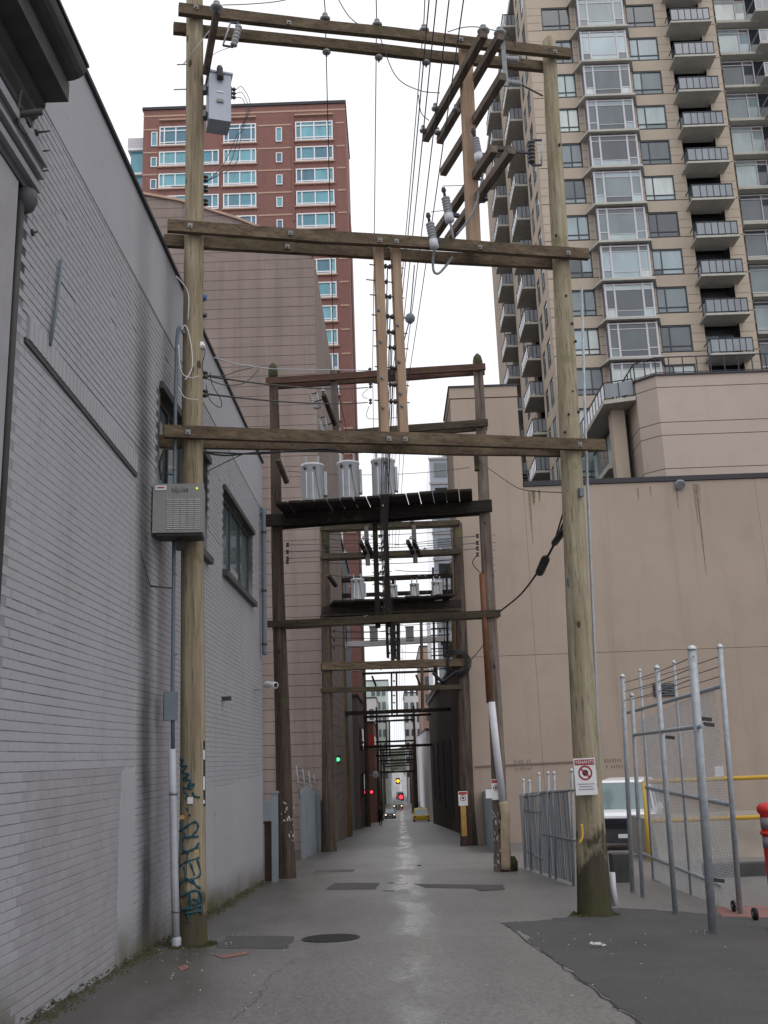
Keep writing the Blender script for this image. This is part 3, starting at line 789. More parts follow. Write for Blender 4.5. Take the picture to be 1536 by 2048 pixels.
# painted wall lettering, conduits and a vent on the tan wall
def wall_bar(px0, py0, px1, py1, th, mat, name='wall_conduit'):
    a, b_ = atY(px0, py0, YT - .03), atY(px1, py1, YT - .03); mb(mat).bar(a, b_, .04, th).build(name, B3)
wall_bar(950, 1533, 1150, 1523, .05, M['joint'])
q0, q1 = atY(1305, 1368, YT), atY(1350, 1392, YT)
vt = mb(M['darkvoid']).box((q0.x, YT - .05, q1.z), (q1.x, YT - .002, q0.z))
vt.build('vent', B3)
for i in range(7): mb(M['galvdull']).bar((q0.x + .05, YT - .07, q1.z + .06 + i * .07), (q1.x - .05, YT - .07, q1.z + .06 + i * .07), .03, .02).build('louvre', B3)
for px, py in ((1045, 1523), (1047, 1538), (1226, 1521), (1229, 1533)):
    q = atY(px, py, YT)
    for j in range(7):
        hgt = random.uniform(.1, .16); x = q.x - .35 + j * .105
        if random.random() < .85: mb(M['rustst']).box((x, YT - .004, q.z - hgt / 2), (x + .06, YT - .001, q.z + hgt / 2)).build('wall_lettering', B3)
q = atY(1438, 1543, YT)
tag(mb(M['signw']).box((q.x - .18, YT - .03, q.z - .2), (q.x + .18, YT - .005, q.z + .2)).build('wall_notice'), 'small pale notice on the tan wall above the yellow rail', 'sign')
# iron stair in the gap above the low roof
st_ = empty('iron_stair', (6.9, 47, 12.9), 'dark iron stair above the low roof beside the tall tan block', 'stair')
for i in range(5):
    z = 13.2 + i * .38
    mb(M['cabdark']).box((6.2, 47 + i * .1, z), (7.15, 47.3 + i * .1, z + .05)).build('tread', st_)
for x in (6.2, 7.1): mb(M['cabdark']).bar((x, 46.9, 12.9), (x, 47.7, 15.4), .05, .12).build('stringer', st_)
mb(M['cabdark']).box((6.15, 47.5, 14.9), (7.2, 48.3, 15.1)).build('landing', st_)

# ------------------------------------------------------------------ beige podium block with railed terrace
B4 = empty('beige_podium', (25, 55, 5), 'beige podium block with a railed roof terrace right of the lane', 'building')
YP = 50.5
pl = atY(1312, 760, YP).x; zt = atY(1420, 748, YP).z
body = [(pl, YP), (60, YP), (60, 61.5), (pl - .9, 61.5), (pl - .9, YP + .9)]
zs_ = [5, atY(1420, 935, YP).z, atY(1420, 868, YP).z, atY(1420, 842, YP).z, atY(1420, 772, YP).z, zt]
for a, b_ in zip(zs_, zs_[1:]): mb(M['tan2']).prism([(x, y, a + .04) for x, y in body], (0, 0, 1), b_ - a - .04).build('stucco_panel', B4)
inn = [(pl + .1, YP + .06), (59.9, YP + .06), (59.9, 61.4), (pl - .82, 61.4), (pl - .82, YP + .96)]
mb(M['joint']).prism([(x, y, 5) for x, y in inn], (0, 0, 1), zt - 5.1).build('core', B4)
mb(M['flash']).prism([(x, y, zt) for x, y in [(pl - .05, YP - .08), (60, YP - .08), (60, 61.5), (pl - 1, 61.5), (pl - 1, YP + .85)]], (0, 0, 1), .1).build('coping', B4)
def railing(name, parent, pts, h, post=.9, mat=None, gl=None, th=.05):
    mat = mat or M['rail']; b = mb(mat); pn = []
    for a, b_ in zip(pts, pts[1:]):
        a, b_ = Vector(a), Vector(b_); L = (b_ - a).length; n = max(1, round(L / post)); u = Vector((0, 0, h))
        b.bar(a + u, b_ + u, th * 1.2, th); b.bar(a + Vector((0, 0, .1)), b_ + Vector((0, 0, .1)), th * .7, th * .7)
        for i in range(n + 1):
            q = a.lerp(b_, i / n); b.bar(q, q + u, th, th, (b_ - a).normalized())
        pn.append((a, b_))
    o = b.build(name, parent)
    if gl:
        for a, b_ in pn:
            mb(gl).bar(a.lerp(b_, .01) + Vector((0, 0, h * .53)), a.lerp(b_, .99) + Vector((0, 0, h * .53)), .012, h * .74).build('glass_panel', o)
    return o
railing('railing', B4, [(pl - .9, 61, zt + .1), (pl - .9, YP + .9, zt + .1), (pl + .05, YP + .05, zt + .1), (45, YP + .05, zt + .1)], .98, .75, M['rail'])
zsl = atY(1302, 786, YP + .5).z
mb(M['ledge']).prism([(x, y, zsl - .22) for x, y in [(pl - .95, YP + .9), (pl - 2.6, YP + 1.4), (pl - 2.6, 61), (pl - .95, 61)]], (0, 0, 1), .22).build('terrace_slab', B4)
railing('railing', B4, [(pl - 2.5, 60.9, zsl), (pl - 2.5, YP + 1.5, zsl), (pl - 1.0, YP + 1.0, zsl)], 1.05, .8, M['rail'], M['balglass'])
mb(M['precast']).box((pl - 2.0, YP + 2.4, 5), (pl - 1.25, YP + 3.2, zsl - .23)).build('column', B4)
for i in range(3):
    z0 = zsl - 2.9 - i * 3.0
    for j in range(8):
        mb(M['tglass'][j % 4]).box((pl - 1.5, YP + 3.3 + j, z0), (pl - 1.42, YP + 4.2 + j, z0 + 2.2)).build('window', B4)
    mb(M['ledge']).box((pl - 2.2, YP + 3.25, z0 - .5), (pl - .93, 61.3, z0 - .2)).build('ledge', B4)
mb(M['darkvoid']).box((pl - 1.38, YP + 3.22, 5), (pl - .92, 61.2, zsl - .3)).build('recess', B4)

# ------------------------------------------------------------------ residential tower on the right
TY = 62.0; TX = 11.62; PF = 2.827; Z0 = 51.6; K = range(-2, 13)
B5 = empty('residential_tower', (25, 75, 0), 'tall beige apartment tower with glazed bays and stacked balconies', 'building')
mb(M['soffit']).box((TX + 1.5, TY + 1.5, -6), (25.27, 92, 60)).box((25.3, TY + 3.3, -6), (70, 92, 60)).build('core', B5)
mb(M['precast']).box((25.28, TY, -6), (25.4, TY + 3.4, 60)).build('return_wall', B5)
piers = [(TX, 12.68), (14.74, 15.15), (18.4, 18.86), (20.96, 21.85), (24.2, 25.4)]
def shared(key, fn):
    if key not in CACHE: CACHE[key] = fn()
    return CACHE[key]
for k in K:
    z = Z0 - PF * k                     # floor level; window zone is z+.9 .. z+PF
    for (a, b_) in ((TX, 15.15), (18.4, 21.86), (24.2, 25.4)):
        inst('precast_panel', shared(('sp', a), lambda: mb(M['precast']).box((0, 0, .02), (b_ - a, .26, .87)).mesh('precast_panel')), B5, (a, TY, z))
    for (a, b_) in piers:
        for j in range(3):
            h = (PF - .9) / 3
            inst('precast_panel', shared(('pp', a), lambda: mb(M['precast']).box((0, 0, .028), (b_ - a, .26, h)).mesh('precast_panel')), B5, (a, TY, z + .9 + j * h))
    # plain dark framed windows either side of the bay
    cells = [(.02, .64, .22, 1), (.64, .98, .22, 1), (.02, .64, .02, .22), (.64, .98, .02, .22)]
    window(B5, (12.69, TY + .1, z + .92), 'tw1', 2.04, 1.88, (.64,), [(.22, 0, 1)], .07, .08, M['darkframe'], cells, M['tglass'])
    cells = [(.02, .3, .22, 1), (.3, .98, .22, 1), (.02, .3, .02, .22), (.3, .98, .02, .22)]
    window(B5, (18.87, TY + .1, z + .92), 'tw2', 2.08, 1.88, (.3,), [(.22, 0, 1)], .07, .08, M['darkframe'], cells, M['tglass'])
    # glazed bay
    BW, BD = 3.3, 1.0
    def bayf():
        b = mb(M['bayframe']); H = PF - .22
        for x in (0, .62, 2.52, 3.18): b.box((x, 0, .22), (x + .12, .12, .22 + H - .12))
        for zz in (.22, H - .02): b.box((.12, .01, zz), (BW - .12, .11, zz + .1))
        b.box((.12, .02, H - .38), (BW - .12, .1, H - .33))
        b.box((.12, .02, .85), (.62, .1, .92)); b.box((2.64, .02, .85), (BW - .12, .1, .92)); b.box((.74, .02, .72), (2.52, .1, .76))
        for x in (0, BW - .1): b.box((x, .12, .22), (x + .1, BD, .32)); b.box((x, .12, H), (x + .1, BD, H + .08)); b.box((x, BD - .12, .32), (x + .1, BD, H))
        return b.mesh('bay_window')
    bo = inst('bay_window', shared('bay', bayf), B5, (15.12, TY - BD, z))
    gb = random.choice(M['tglass'])
    for i, (x0, x1, z0, z1) in enumerate(((.12, .62, .92, 2.23), (.74, 2.52, .76, 2.23), (2.64, 3.18, .92, 2.23), (.12, .62, .3, .85), (.74, 2.52, .3, .72), (2.64, 3.18, .3, .85), (.12, 3.18, 2.28, 2.56))):
        gm = gb if i < 3 else random.choice(M['tglass'])
        sub('pane', shared(('bp', i, gm.name), lambda: mb(gm).box((x0, .05, z0), (x1, .06, z1)).mesh('pane')), bo)
    for i, x in enumerate((.04, BW - .05)):
        sub('pane', shared(('bs', i), lambda: mb(M['tglass'][3]).box((x, .12, .32), (x + .01, BD - .12, 2.6)).mesh('pane')), bo)
    inst('bay_ledge', shared('bl', lambda: mb(M['ledge']).prism([(-.55, 1.0, 0), (-.12, -.28, 0), (BW + .12, -.28, 0), (BW + .55, 1.0, 0)], (0, 0, 1), .16).mesh('bay_ledge')), B5, (15.12, TY - BD, z))
    # balcony: recess, door, slab, railing
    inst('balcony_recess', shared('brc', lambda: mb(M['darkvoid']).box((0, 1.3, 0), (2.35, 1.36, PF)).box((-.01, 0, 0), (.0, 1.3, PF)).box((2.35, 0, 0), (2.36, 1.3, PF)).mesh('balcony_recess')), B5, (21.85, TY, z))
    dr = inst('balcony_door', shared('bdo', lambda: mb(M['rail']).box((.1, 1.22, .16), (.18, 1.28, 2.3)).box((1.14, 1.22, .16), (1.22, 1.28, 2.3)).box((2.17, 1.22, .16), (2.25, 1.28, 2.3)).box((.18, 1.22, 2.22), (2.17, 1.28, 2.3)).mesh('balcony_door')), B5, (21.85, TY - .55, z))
    for i, (x0, x1) in enumerate(((.18, 1.14), (1.22, 2.17))):
        gm = random.choice([M['darkdoor'], M['tglass'][3], M['tglass'][0], M['tglass'][1]])
        sub('pane', shared(('bd', i, gm.name), lambda: mb(gm).box((x0, 1.24, .2), (x1, 1.26, 2.22)).mesh('pane')), dr)
    inst('balcony_slab', shared('bsl', lambda: mb(M['ledge']).box((0, 0, 0), (2.95, 1.9, .15)).mesh('balcony_slab')), B5, (21.55, TY - 1.45, z - .02))
    def rl():
        b = mb(M['rail'])
        for x in (0, .55, 1.0, 1.45, 1.9, 2.3, 2.75): b.box((x, 0, 0), (x + .05, .05, 1.0))
        b.box((0, -.01, 1.0), (2.8, .06, 1.06)).box((0, 0, .08), (2.8, .05, .12))
        for x in (0, 2.75): b.box((x, .05, .99), (x + .05, 1.35, 1.05)); b.box((x, .7, 0), (x + .05, .75, 1.0)); b.box((x, .05, .08), (x + .05, 1.35, .12))
        return b.mesh('railing')
    ro = inst('railing', shared('brl', rl), B5, (21.62, TY - 1.4, z + .13))
    sub('glass_panel', shared('bgl', lambda: mb(M['balglass']).box((.06, .02, .14), (2.74, .03, .98)).mesh('glass_panel')), ro)
    # set-back glass section on the far right
    inst('floor_ledge', shared('rl', lambda: mb(M['ledge']).box((0, 0, -.1), (4.2, .9, .12)).mesh('floor_ledge')), B5, (25.41, TY + 2.45, z + .3))
    cells = [(.01, .31, .16, .86), (.31, .77, .16, .86), (.77, .99, .16, .86), (.01, .31, .02, .16), (.31, .77, .02, .16), (.77, .99, .02, .16), (.01, .77, .86, .99)]
    window(B5, (25.42, TY + 3.2, z + .43), 'tw3', 3.6, 2.5, (.31, .77), [(.16, 0, 1), (.86, 0, 1)], .08, .1, M['bayframe'], cells, M['tglass'])
    inst('balcony_slab', shared('rsl', lambda: mb(M['ledge']).box((0, 0, 0), (4.4, 1.9, .17)).mesh('balcony_slab')), B5, (29.0, TY + 1.4, z + .25))
    def rl2():
        b = mb(M['ltrail'])
        for i in range(9): b.box((i * .52, 0, 0), (i * .52 + .05, .05, 1.0))
        b.box((0, -.01, 1.0), (4.3, .06, 1.06)).box((0, .05, 1.0), (.06, 1.8, 1.06)).box((0, 0, .06), (4.3, .05, .1)); return b.mesh('railing')
    ro = inst('railing', shared('rrl', rl2), B5, (29.05, TY + 1.45, z + .42))
    sub('glass_panel', shared('rgl', lambda: mb(M['balglass']).box((.05, .02, .1), (4.25, .03, .98)).mesh('glass_panel')), ro)
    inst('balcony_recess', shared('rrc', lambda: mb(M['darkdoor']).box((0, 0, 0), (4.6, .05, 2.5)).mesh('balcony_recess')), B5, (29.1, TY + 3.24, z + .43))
    # lane-side face: precast piers, slot windows, two balcony stacks
    for (y0, y1) in ((TY + .27, 63.2), (64.5, 65.4), (66.5, 67.2), (70.6, 71.5), (72.9, 74.0), (75.4, 78.0), (81.4, 82.2), (83.6, 84.6), (86, 91.9)):
        inst('precast_panel', shared(('lp', y0), lambda: mb(M['precast']).box((0, 0, .9), (.26, y1 - y0, PF - .02)).mesh('precast_panel')), B5, (TX, y0, z))
    for (y0, y1) in ((TY + .27, 67.2), (70.6, 78.0), (81.4, 91.9)):
        inst('precast_panel', shared(('ls', y0), lambda: mb(M['precast']).box((0, 0, .012), (.26, y1 - y0, .885)).mesh('precast_panel')), B5, (TX, y0, z))
    for y1, W in ((64.5, 1.3), (66.5, 1.1), (72.9, 1.4), (75.4, 1.4), (83.6, 1.4), (86.0, 1.4)):
        window(B5, (TX + .06, y1, z + .9), ('tw4', W), W, PF - .9, (.5,), [(.22, 0, 1)], .07, .04, M['darkframe'], [(.03, .5, .22, .98), (.5, .97, .22, .98), (.03, .97, .03, .22)], M['tglass'][:4], -math.pi / 2)
    for y0 in (67.2, 78.0):
        L = 3.4
        inst('balcony_slab', shared('lsl', lambda: mb(M['ledge']).box((-1.0, 0, 0), (1.2, L, .16)).mesh('balcony_slab')), B5, (TX, y0, z - .02))
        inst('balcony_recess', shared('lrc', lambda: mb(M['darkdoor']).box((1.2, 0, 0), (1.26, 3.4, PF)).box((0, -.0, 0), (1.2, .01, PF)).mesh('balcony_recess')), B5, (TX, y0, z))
        def rl3():
            b = mb(M['rail'])
            for i in range(6): b.box((-.95, i * .66, 0), (-.9, i * .66 + .05, 1.0))
            for x in (-.6, -.3, -.02): b.box((x, 0, 0), (x + .05, .05, 1.0))
            b.box((-.96, 0, 1.0), (-.89, 3.35, 1.06)).box((-.89, 0, 1.0), (.05, .06, 1.06)).box((-.89, 3.29, 1.0), (.05, 3.35, 1.06)); return b.mesh('railing')
        ro = inst('railing', shared('lrl', rl3), B5, (TX, y0 + .02, z + .14))
        sub('glass_panel', shared('lgl', lambda: mb(M['balglass']).box((-.935, .06, .08), (-.925, 3.25, .97)).box((-.87, .02, .08), (-.02, .03, .97)).mesh('glass_panel')), ro)
mb(M['ledge']).box((TX - .2, TY - .3, 60), (70, 92, 60.5)).build('roof', B5)

# ------------------------------------------------------------------ buildings farther down the lane
def block(name, x0, x1, y0, y1, z1, mat, label, win=None, trim=None):
    e = empty(name, ((x0 + x1) / 2, (y0 + y1) / 2, zg(y0)), label, 'building')
    mb(mat).box((x0, y0, zg(y1) - 1), (x1, y1, z1)).build('wall', e)
    mb(trim or M['flash']).box((x0 - .12, y0 - .12, z1), (x1 + .12, y1, z1 + .2)).build('coping', e)
    if win:
        for (kind, gm, a0, a1, b0, b1, nx, nz, wf, hf) in win:
            # windows spread over a face: 'F' faces the camera, 'R' faces the lane from the left, 'L' from the right
            for i in range(nx):
                for j in range(nz):
                    sa = (a1 - a0) / nx; sb = (b1 - b0) / nz; a = a0 + sa * (i + .5 - wf / 2); b_ = b0 + sb * (j + .5 - hf / 2)
                    wmb = mb(gm)
                    if kind == 'F': wmb.box((a, y0 - .06, b_), (a + sa * wf, y0 - .003, b_ + sb * hf))
                    elif kind == 'R': wmb.box((x1 + .003, a, b_), (x1 + .06, a + sa * wf, b_ + sb * hf))
                    else: wmb.box((x0 - .06, a, b_), (x0 - .003, a + sa * wf, b_ + sb * hf))
                    wmb.build('window', e)
    return e
block('grey_side_building', -16, -3.5, 66, 86, 17.2, M['fargrey'], 'bluish grey block between the brown building and the red tower', [('F', M['winglass'], -6, -3.7, 2, 16, 1, 5, .6, .5)])
block('dark_brick_building', -16, -3.05, 86.2, 99.8, 6.5, M['farbrick'], 'low dark brick building down the lane before the red tower', [('R', M['darkdoor'], 87, 99, -3, 5, 3, 2, .5, .5)])
block('russet_building', -14, -2.6, 126.2, 150, 5.5, M['farred'], 'russet walled building far down the left of the lane', [('R', M['winglass'], 127, 149, -4, 5, 4, 2, .5, .5)])
block('pale_green_building', -18, -1.0, 215, 240, 17.0, M['fargreen'], 'pale green glass building closing the left of the far lane', [('F', M['tglass'][0], -4.8, -1.4, -4, 16, 3, 7, .7, .55)])
block('pale_stepped_building', -12, -3.2, 190, 212, 12, M['farwhite'], 'stepped pale building behind the lane crossing on the left', [('F', M['winglass'], -5, -3.3, -5, 11, 1, 4, .5, .5)])
block('dark_lane_building', 3.6, 22, 52, 104, 6.4, M['fardark'], 'dark low building past the tan block along the lane', [('L', M['darkvoid'], 62, 100, -4, 4, 4, 1, .35, .6)])
block('brick_pier_building', 4.6, 20, 104.4, 126, 8.5, M['farred'], 'brick red low building farther down the right of the lane')
block('white_wall_building', 4.0, 22, 128, 175, 4.4, M['farwhite'], 'white walled building far down the right of the lane', [('F', M['darkdoor'], 4.3, 9, -2, 3, 2, 1, .5, .5)])
block('pale_office_building', 2.5, 16, 220, 250, 14.5, M['farwhite'], 'pale office block closing the right of the far lane', [('F', M['tglass'][3], 2.2, 10, -4, 16, 6, 7, .6, .5)])
block('ochre_building', 5.2, 16, 182, 208, 20.5, M['stone'], 'ochre and grey building above the far right lane', [('F', M['tglass'][3], 5.5, 11, -3, 19, 3, 7, .55, .5)])
block('white_gable_building', 6.4, 18, 150, 175, 25, M['farwhite'], 'white block with dark openings beyond the brick pier', [('F', M['darkdoor'], 6.6, 11, 2, 24, 2, 6, .4, .4)])
# pale glass tower seen between the posts
e = empty('pale_glass_tower', (10, 112, zg(112)), 'pale blue glass tower with balconies rising behind the dark timber frames', 'building')
zt_ = atY(868, 915, 108).z; xl = atY(862, 1000, 108).x
mb(M['sheetgrey']).box((xl, 108, -7), (xl + 9, 125, zt_)).build('wall', e)
mb(M['sheetgrey']).box((xl + 1.6, 109, zt_), (xl + 9, 125, zt_ + 3.2)).build('penthouse', e)
for i in range(15):
    z = zt_ - 2.9 * i - .3
    mb(M['bayframe']).box((xl - .1, 107.85, z), (xl + 9.1, 107.997, z + .25)).build('floor_band', e)
    mb(M['ledge']).box((xl + 2.8, 106.6, z - .9), (xl + 6.8, 107.996, z - .7)).build('balcony_slab', e)
    mb(M['darkvoid'] if i % 3 == 1 else M['tglass'][0]).box((xl + .5, 107.9, z - 2), (xl + 1.9, 107.998, z - .4)).build('window', e)
    mb(M['tglass'][3]).box((xl + 3, 107.9, z - 2.2), (xl + 5.4, 107.998, z - .95)).build('window', e)
# far hillside and trees closing the lane
hb = mb(M['darkleaf']); n = 40
vs = []; fs = []
for i in range(n + 1):
    x = -260 + 520 * i / n; top = 2 + 5 * abs(math.sin(i * 1.7)) + 3 * math.sin(i * .6)
    vs += [(x, 640, -9), (x, 660, top - 3), (x, 760, top + 2)]
for i in range(n):
    a = 3 * i; fs += [(a, a + 3, a + 4, a + 1), (a + 1, a + 4, a + 5, a + 2)]
tag(hb.add(vs, fs, True).build('hill'), kind='structure')
def tree(x, y, h, r, label):
    e = empty('tree', (x, y, zg(y)), label, 'tree', 'trees at the far end of the lane')
    zb = zg(y); b = mb(M['bark']).tube([(x, y, zb), (x + .1, y, zb + h * .5), (x, y, zb + h * .8)], [.25, .17, .06], 7)
    for i in range(5):
        a = i * 1.3; b.tube([(x, y, zb + h * (.4 + .08 * i)), (x + math.cos(a) * r * .7, y + math.sin(a) * r * .7, zb + h * (.6 + .08 * i))], [.09, .03], 5)
    b.build('trunk', e)
    c = mb(M['darkleaf'])
    for i in range(700):
        th = random.uniform(0, 6.283); ph = math.acos(random.uniform(-1, 1)); rr = r * random.uniform(.35, 1) ** .6 * random.uniform(.75, 1.1)
        q = Vector((x + rr * math.sin(ph) * math.cos(th), y + rr * math.sin(ph) * math.sin(th), zb + h * .66 + rr * math.cos(ph) * .85)); s = random.uniform(.14, .34)
        d1 = Vector((random.uniform(-1, 1), random.uniform(-1, 1), random.uniform(-1, 1))) * s; d2 = Vector((random.uniform(-1, 1), random.uniform(-1, 1), random.uniform(-1, 1))) * s
        c.add([q - d1, q + d2, q + d1], [(0, 1, 2)])
    c.build('crown', e)
for x, y, h, r in ((-5.5, 300, 12, 4.5), (-1.5, 330, 11, 4), (6, 310, 12, 4.5), (4.6, 255, 9, 3), (10, 330, 12, 5)):
    tree(x, y, h, r, 'dark bushy tree at the far end of the lane')

# ================================================================== TIMBER UTILITY FRAMES OVER THE LANE
def pole(e, base, top, r0, r1, mat, cone=.12, name='pole', sink=.25):
    base, top = Vector(base), Vector(top); d = (top - base).normalized()
    pts, rs = [], []
    n = 10
    for i in range(n + 1):
        t = i / n; q = base.lerp(top, t) + Vector((.012 * math.sin(t * 9 + base.y), .012 * math.sin(t * 7 + base.x), 0)) * (0 < i < n)
        pts.append(q); rs.append((r0 + (r1 - r0) * t) * (1 + .18 * max(0, .06 - t) / .06))
    pts = [base - d * sink] + pts + [top + d * cone]; rs = [rs[0]] + rs + [r1 * .25]
    return mb(mat).tube(pts, rs, 14).build(name, e)
def washer(e, p, nrm, s=.07):
    """square plate washer with its bolt head"""
    nrm = Vector(nrm); sd_ = nrm.cross(Vector((0, 0, 1))).normalized(); b = mb(M['steel'])
    b.bar(p - sd_ * s / 2, p + sd_ * s / 2, .014, s, nrm); b.lathe(p, nrm, [(0, .018), (.03, .018)], 6)
    return b.build('bolt', e)
def beam(e, pl, a, b_, h, t, offs, mat, name='beam', ext=(0, 0)):
    """level timber; a, b_: photograph points on the near piece; pieces at the offsets (towards the viewer) share its height"""
    out = []
    p0, p1 = pl(a[0], a[1], offs[0]), pl(b_[0], b_[1], offs[0])
    for i, of in enumerate(offs):
        dv = pl.n * (of - offs[0]); q0 = p0 + dv; q1 = p1 + dv
        if i: q0 = q0 + pl.d * ext[0]; q1 = q1 + pl.d * ext[1]
        b = mb(mat); m = 6; d = (q1 - q0).normalized(); up = Vector((0, 0, 1))
        # a sawn timber that is not quite straight, in six lengths
        ring = []
        for j in range(m + 1):
            q = q0.lerp(q1, j / m) + up * (.008 * math.sin(j * 1.7 + of * 9)) + pl.n * (.006 * math.sin(j * 2.3 + a[1]))
            hh = h / 2 + random.uniform(-.003, .003)
            ring += [q + pl.n * t / 2 - up * hh, q - pl.n * t / 2 - up * hh, q - pl.n * t / 2 + up * hh, q + pl.n * t / 2 + up * hh]
        fs = [(0, 1, 2, 3), (4 * m + 3, 4 * m + 2, 4 * m + 1, 4 * m)]
        for j in range(m):
            for s in range(4): fs.append((4 * j + s, 4 * j + (s + 1) % 4, 4 * j + 4 + (s + 1) % 4, 4 * j + 4 + s))
        out.append(b.add(ring, fs).build(name, e))
    return out, p0, p1
def spool(e, p, ax, s=.05, rod=None):
    """two-flanged porcelain spool on a bolt"""
    ax = Vector(ax).normalized(); b = mb(M['porc'])
    b.lathe(p - ax * s, ax, [(0, s * .55), (s * .1, s * .8), (s * .55, s * .8), (s * .75, s * .4), (s * 1.25, s * .4), (s * 1.45, s * .8), (s * 1.9, s * .8), (s * 2, s * .55)], 10)
    if rod: b.use(M['wire']).tube([p - ax * rod[0], p + ax * rod[1]], .009, 6)
    return b.build('spool_insulator', e)
def pin_insulator(e, p, r=.1, up=(0, 0, 1)):
    """petticoat insulator standing on a pin"""
    b = mb(M['wire']).lathe(Vector(p) - Vector(up) * .06, up, [(0, .016), (.12, .016)], 6)
    b.use(M['porcgrey']).lathe(p, up, [(0, r * .55), (.01, r * .95), (.03, r), (.05, r * .8), (.06, r * .45), (.085, r * .42), (.09, r * .55), (.12, r * .5), (.13, r * .2)], 12)
    return b.build('pin_insulator', e)
def ribbed(e, p, ax, L, r, n=6, name='bushing', mat=None):
    ax = Vector(ax).normalized(); pr = []
    for i in range(n): pr += [(i * L / n, r * .62), (i * L / n + L / n * .25, r), (i * L / n + L / n * .5, r), (i * L / n + L / n * .7, r * .62)]
    pr.append((L, r * .5))
    return mb(mat or M['porcgrey']).lathe(p, ax, pr, 12).build(name, e)
def cutout(e, p, tilt, mat=None, mount=None):
    """fuse cut-out: ribbed insulator, end brackets and the fuse tube beside it"""
    p = Vector(p); ax = Vector(tilt).normalized(); sd_ = ax.cross(Vector((0, 1, 0))).normalized()
    o = ribbed(e, p, ax, .38, .055, 6, 'cutout', mat)
    if mount is not None: mb(M['wire']).bar(p + ax * .2, mount, .03, .03).build('mounting_bracket', o)
    b = mb(M['wire']); b.bar(p - ax * .02, p - ax * .02 + sd_ * .16, .03, .02); b.bar(p + ax * .4, p + ax * .4 + sd_ * .14, .03, .02); b.build('bracket', o)
    mb(M['porcgrey']).tube([p - ax * .02 + sd_ * .16, p + ax * .4 + sd_ * .14], .014, 8).build('fuse_tube', o)
    return o

# ---------- first frame (nearest)
A1 = ground(383, 1890); B1g = ground(1190, 1830); P1 = Plane(A1, B1g)
F1 = empty('utility_frame', A1, 'nearest timber frame: two tall pale poles carrying three pairs of beams', 'utility frame')
L1t = P1(389, -45); R1t = P1(1098, 84)
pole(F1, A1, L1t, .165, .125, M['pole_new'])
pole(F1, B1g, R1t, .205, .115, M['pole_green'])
o1 = (.2, -.21)
bm_t, t0, t1 = beam(F1, P1, (357, 20), (1140, 108), .18, .09, o1, M['beam'], ext=(-.04, -.1))
bm_m, m0, m1 = beam(F1, P1, (335, 453), (1176, 509), .18, .09, o1, M['beam'], ext=(-.02, -.2))
bm_b, b0, b1 = beam(F1, P1, (328, 864), (1209, 890), .175, .09, o1, M['beam'], ext=(-.02, -.15))
for bo, pts in ((bm_t, ((392, 14), (1110, 103), (922, 78), (578, 45))), (bm_m, ((380, 451), (1137, 506), (581, 466), (760, 480), (793, 482), (960, 494))), (bm_b, ((376, 864), (1160, 889), (778, 877), (811, 878)))):
    for (px, py) in pts: washer(bo[0], P1(px, py, o1[0] + .052), P1.n)
for (px, py) in ((573, 42), (575, 489)): washer(bm_m[1], P1(px, py + 4, o1[1] + .055), P1.n)
def strut(e, pl, a, b_, wd, dp, mat, name='strut', off=0.):
    p0, p1 = pl(a[0], a[1], off), pl(b_[0], b_[1], off)
    return mb(mat).bar(p0, p1, wd, dp, pl.d).build(name, e), p0, p1
s1, sa0, sa1 = strut(F1, P1, (756, 478), (769, 880), .135, .11, M['strut'])
s2, sb0, sb1 = strut(F1, P1, (790, 480), (807, 882), .135, .11, M['strut'])
F1sp = []
for y, x in ((533, 775), (563, 769), (593, 776), (633, 780), (664, 782), (695, 784), (736, 787), (769, 785), (803, 786)):
    p = P1(x, y); F1sp.append(p); spool(F1, p, P1.d, .05, (.29, .26))
for s_, pts in ((s1, ((757, 620), (761, 683), (764, 756), (766, 815))), (s2, ((795, 650), (798, 724), (801, 787), (804, 812)))):
    for (px, py) in pts: washer(s_, P1(px, py, .058), P1.n, .05)
post1, pp0, pp1 = strut(F1, P1, (930, 86), (948, 500), .2, .13, M['strut'], 'post')
# crossarms at right angles to the frame
def crossarm(e, pl, cross, a, b_, w=.115, h=.13, mat=None, off=.0, name='crossarm'):
    """level arm; its height comes from where it passes the post, its ends from the photograph"""
    c = pl(cross[0], cross[1], off); d = -pl.n
    def end(px, py):
        r = ray(px, py); t = (c.z - EYE.z) / r.z; q = EYE + r * t; return q
    p0, p1 = end(*a), end(*b_)
    mid = (p0 + p1) / 2; L = (p1 - p0).dot(d)
    p0 = Vector((mid.x, mid.y, c.z)) - d * L / 2; p1 = Vector((mid.x, mid.y, c.z)) + d * L / 2
    o = mb(mat or M['arm']).bar(p0, p1, w, h).build(name, e); return o, p0, p1
armA, a0, a1 = crossarm(F1, P1, (916, 160), (960, 66), (858, 279), off=.1)
armB, b0_, b1_ = crossarm(F1, P1, (946, 165), (993, 70), (886, 283), off=-.05)
armC, c0, c1 = crossarm(F1, P1, (949, 247), (1002, 152), (889, 346))
armD, d0, d1 = crossarm(F1, P1, (942, 352), (981, 296), (872, 478), off=.05)
armE, e0, e1 = crossarm(F1, P1, (955, 400), (1016, 298), (902, 482))
for ar, p in ((armA, a0), (armB, b0_)): pin_insulator(ar, p + Vector((0, .06, .07)))
for ar, p0_, p1_, t in ((armA, a0, a1, .7), (armA, a0, a1, .93), (armB, b0_, b1_, .93), (armA, a0, a1, .72)):
    pin_insulator(ar, p0_.lerp(p1_, t) + Vector((-.1 if t != .72 else .28, 0, .02)), .07)
mb(M['galvdull']).bar(b0_ + Vector((.04, .1, -.02)), Vector((b0_.x + .05, b0_.y + .12, c0.z)), .07, .03).build('arm_plate', armB)
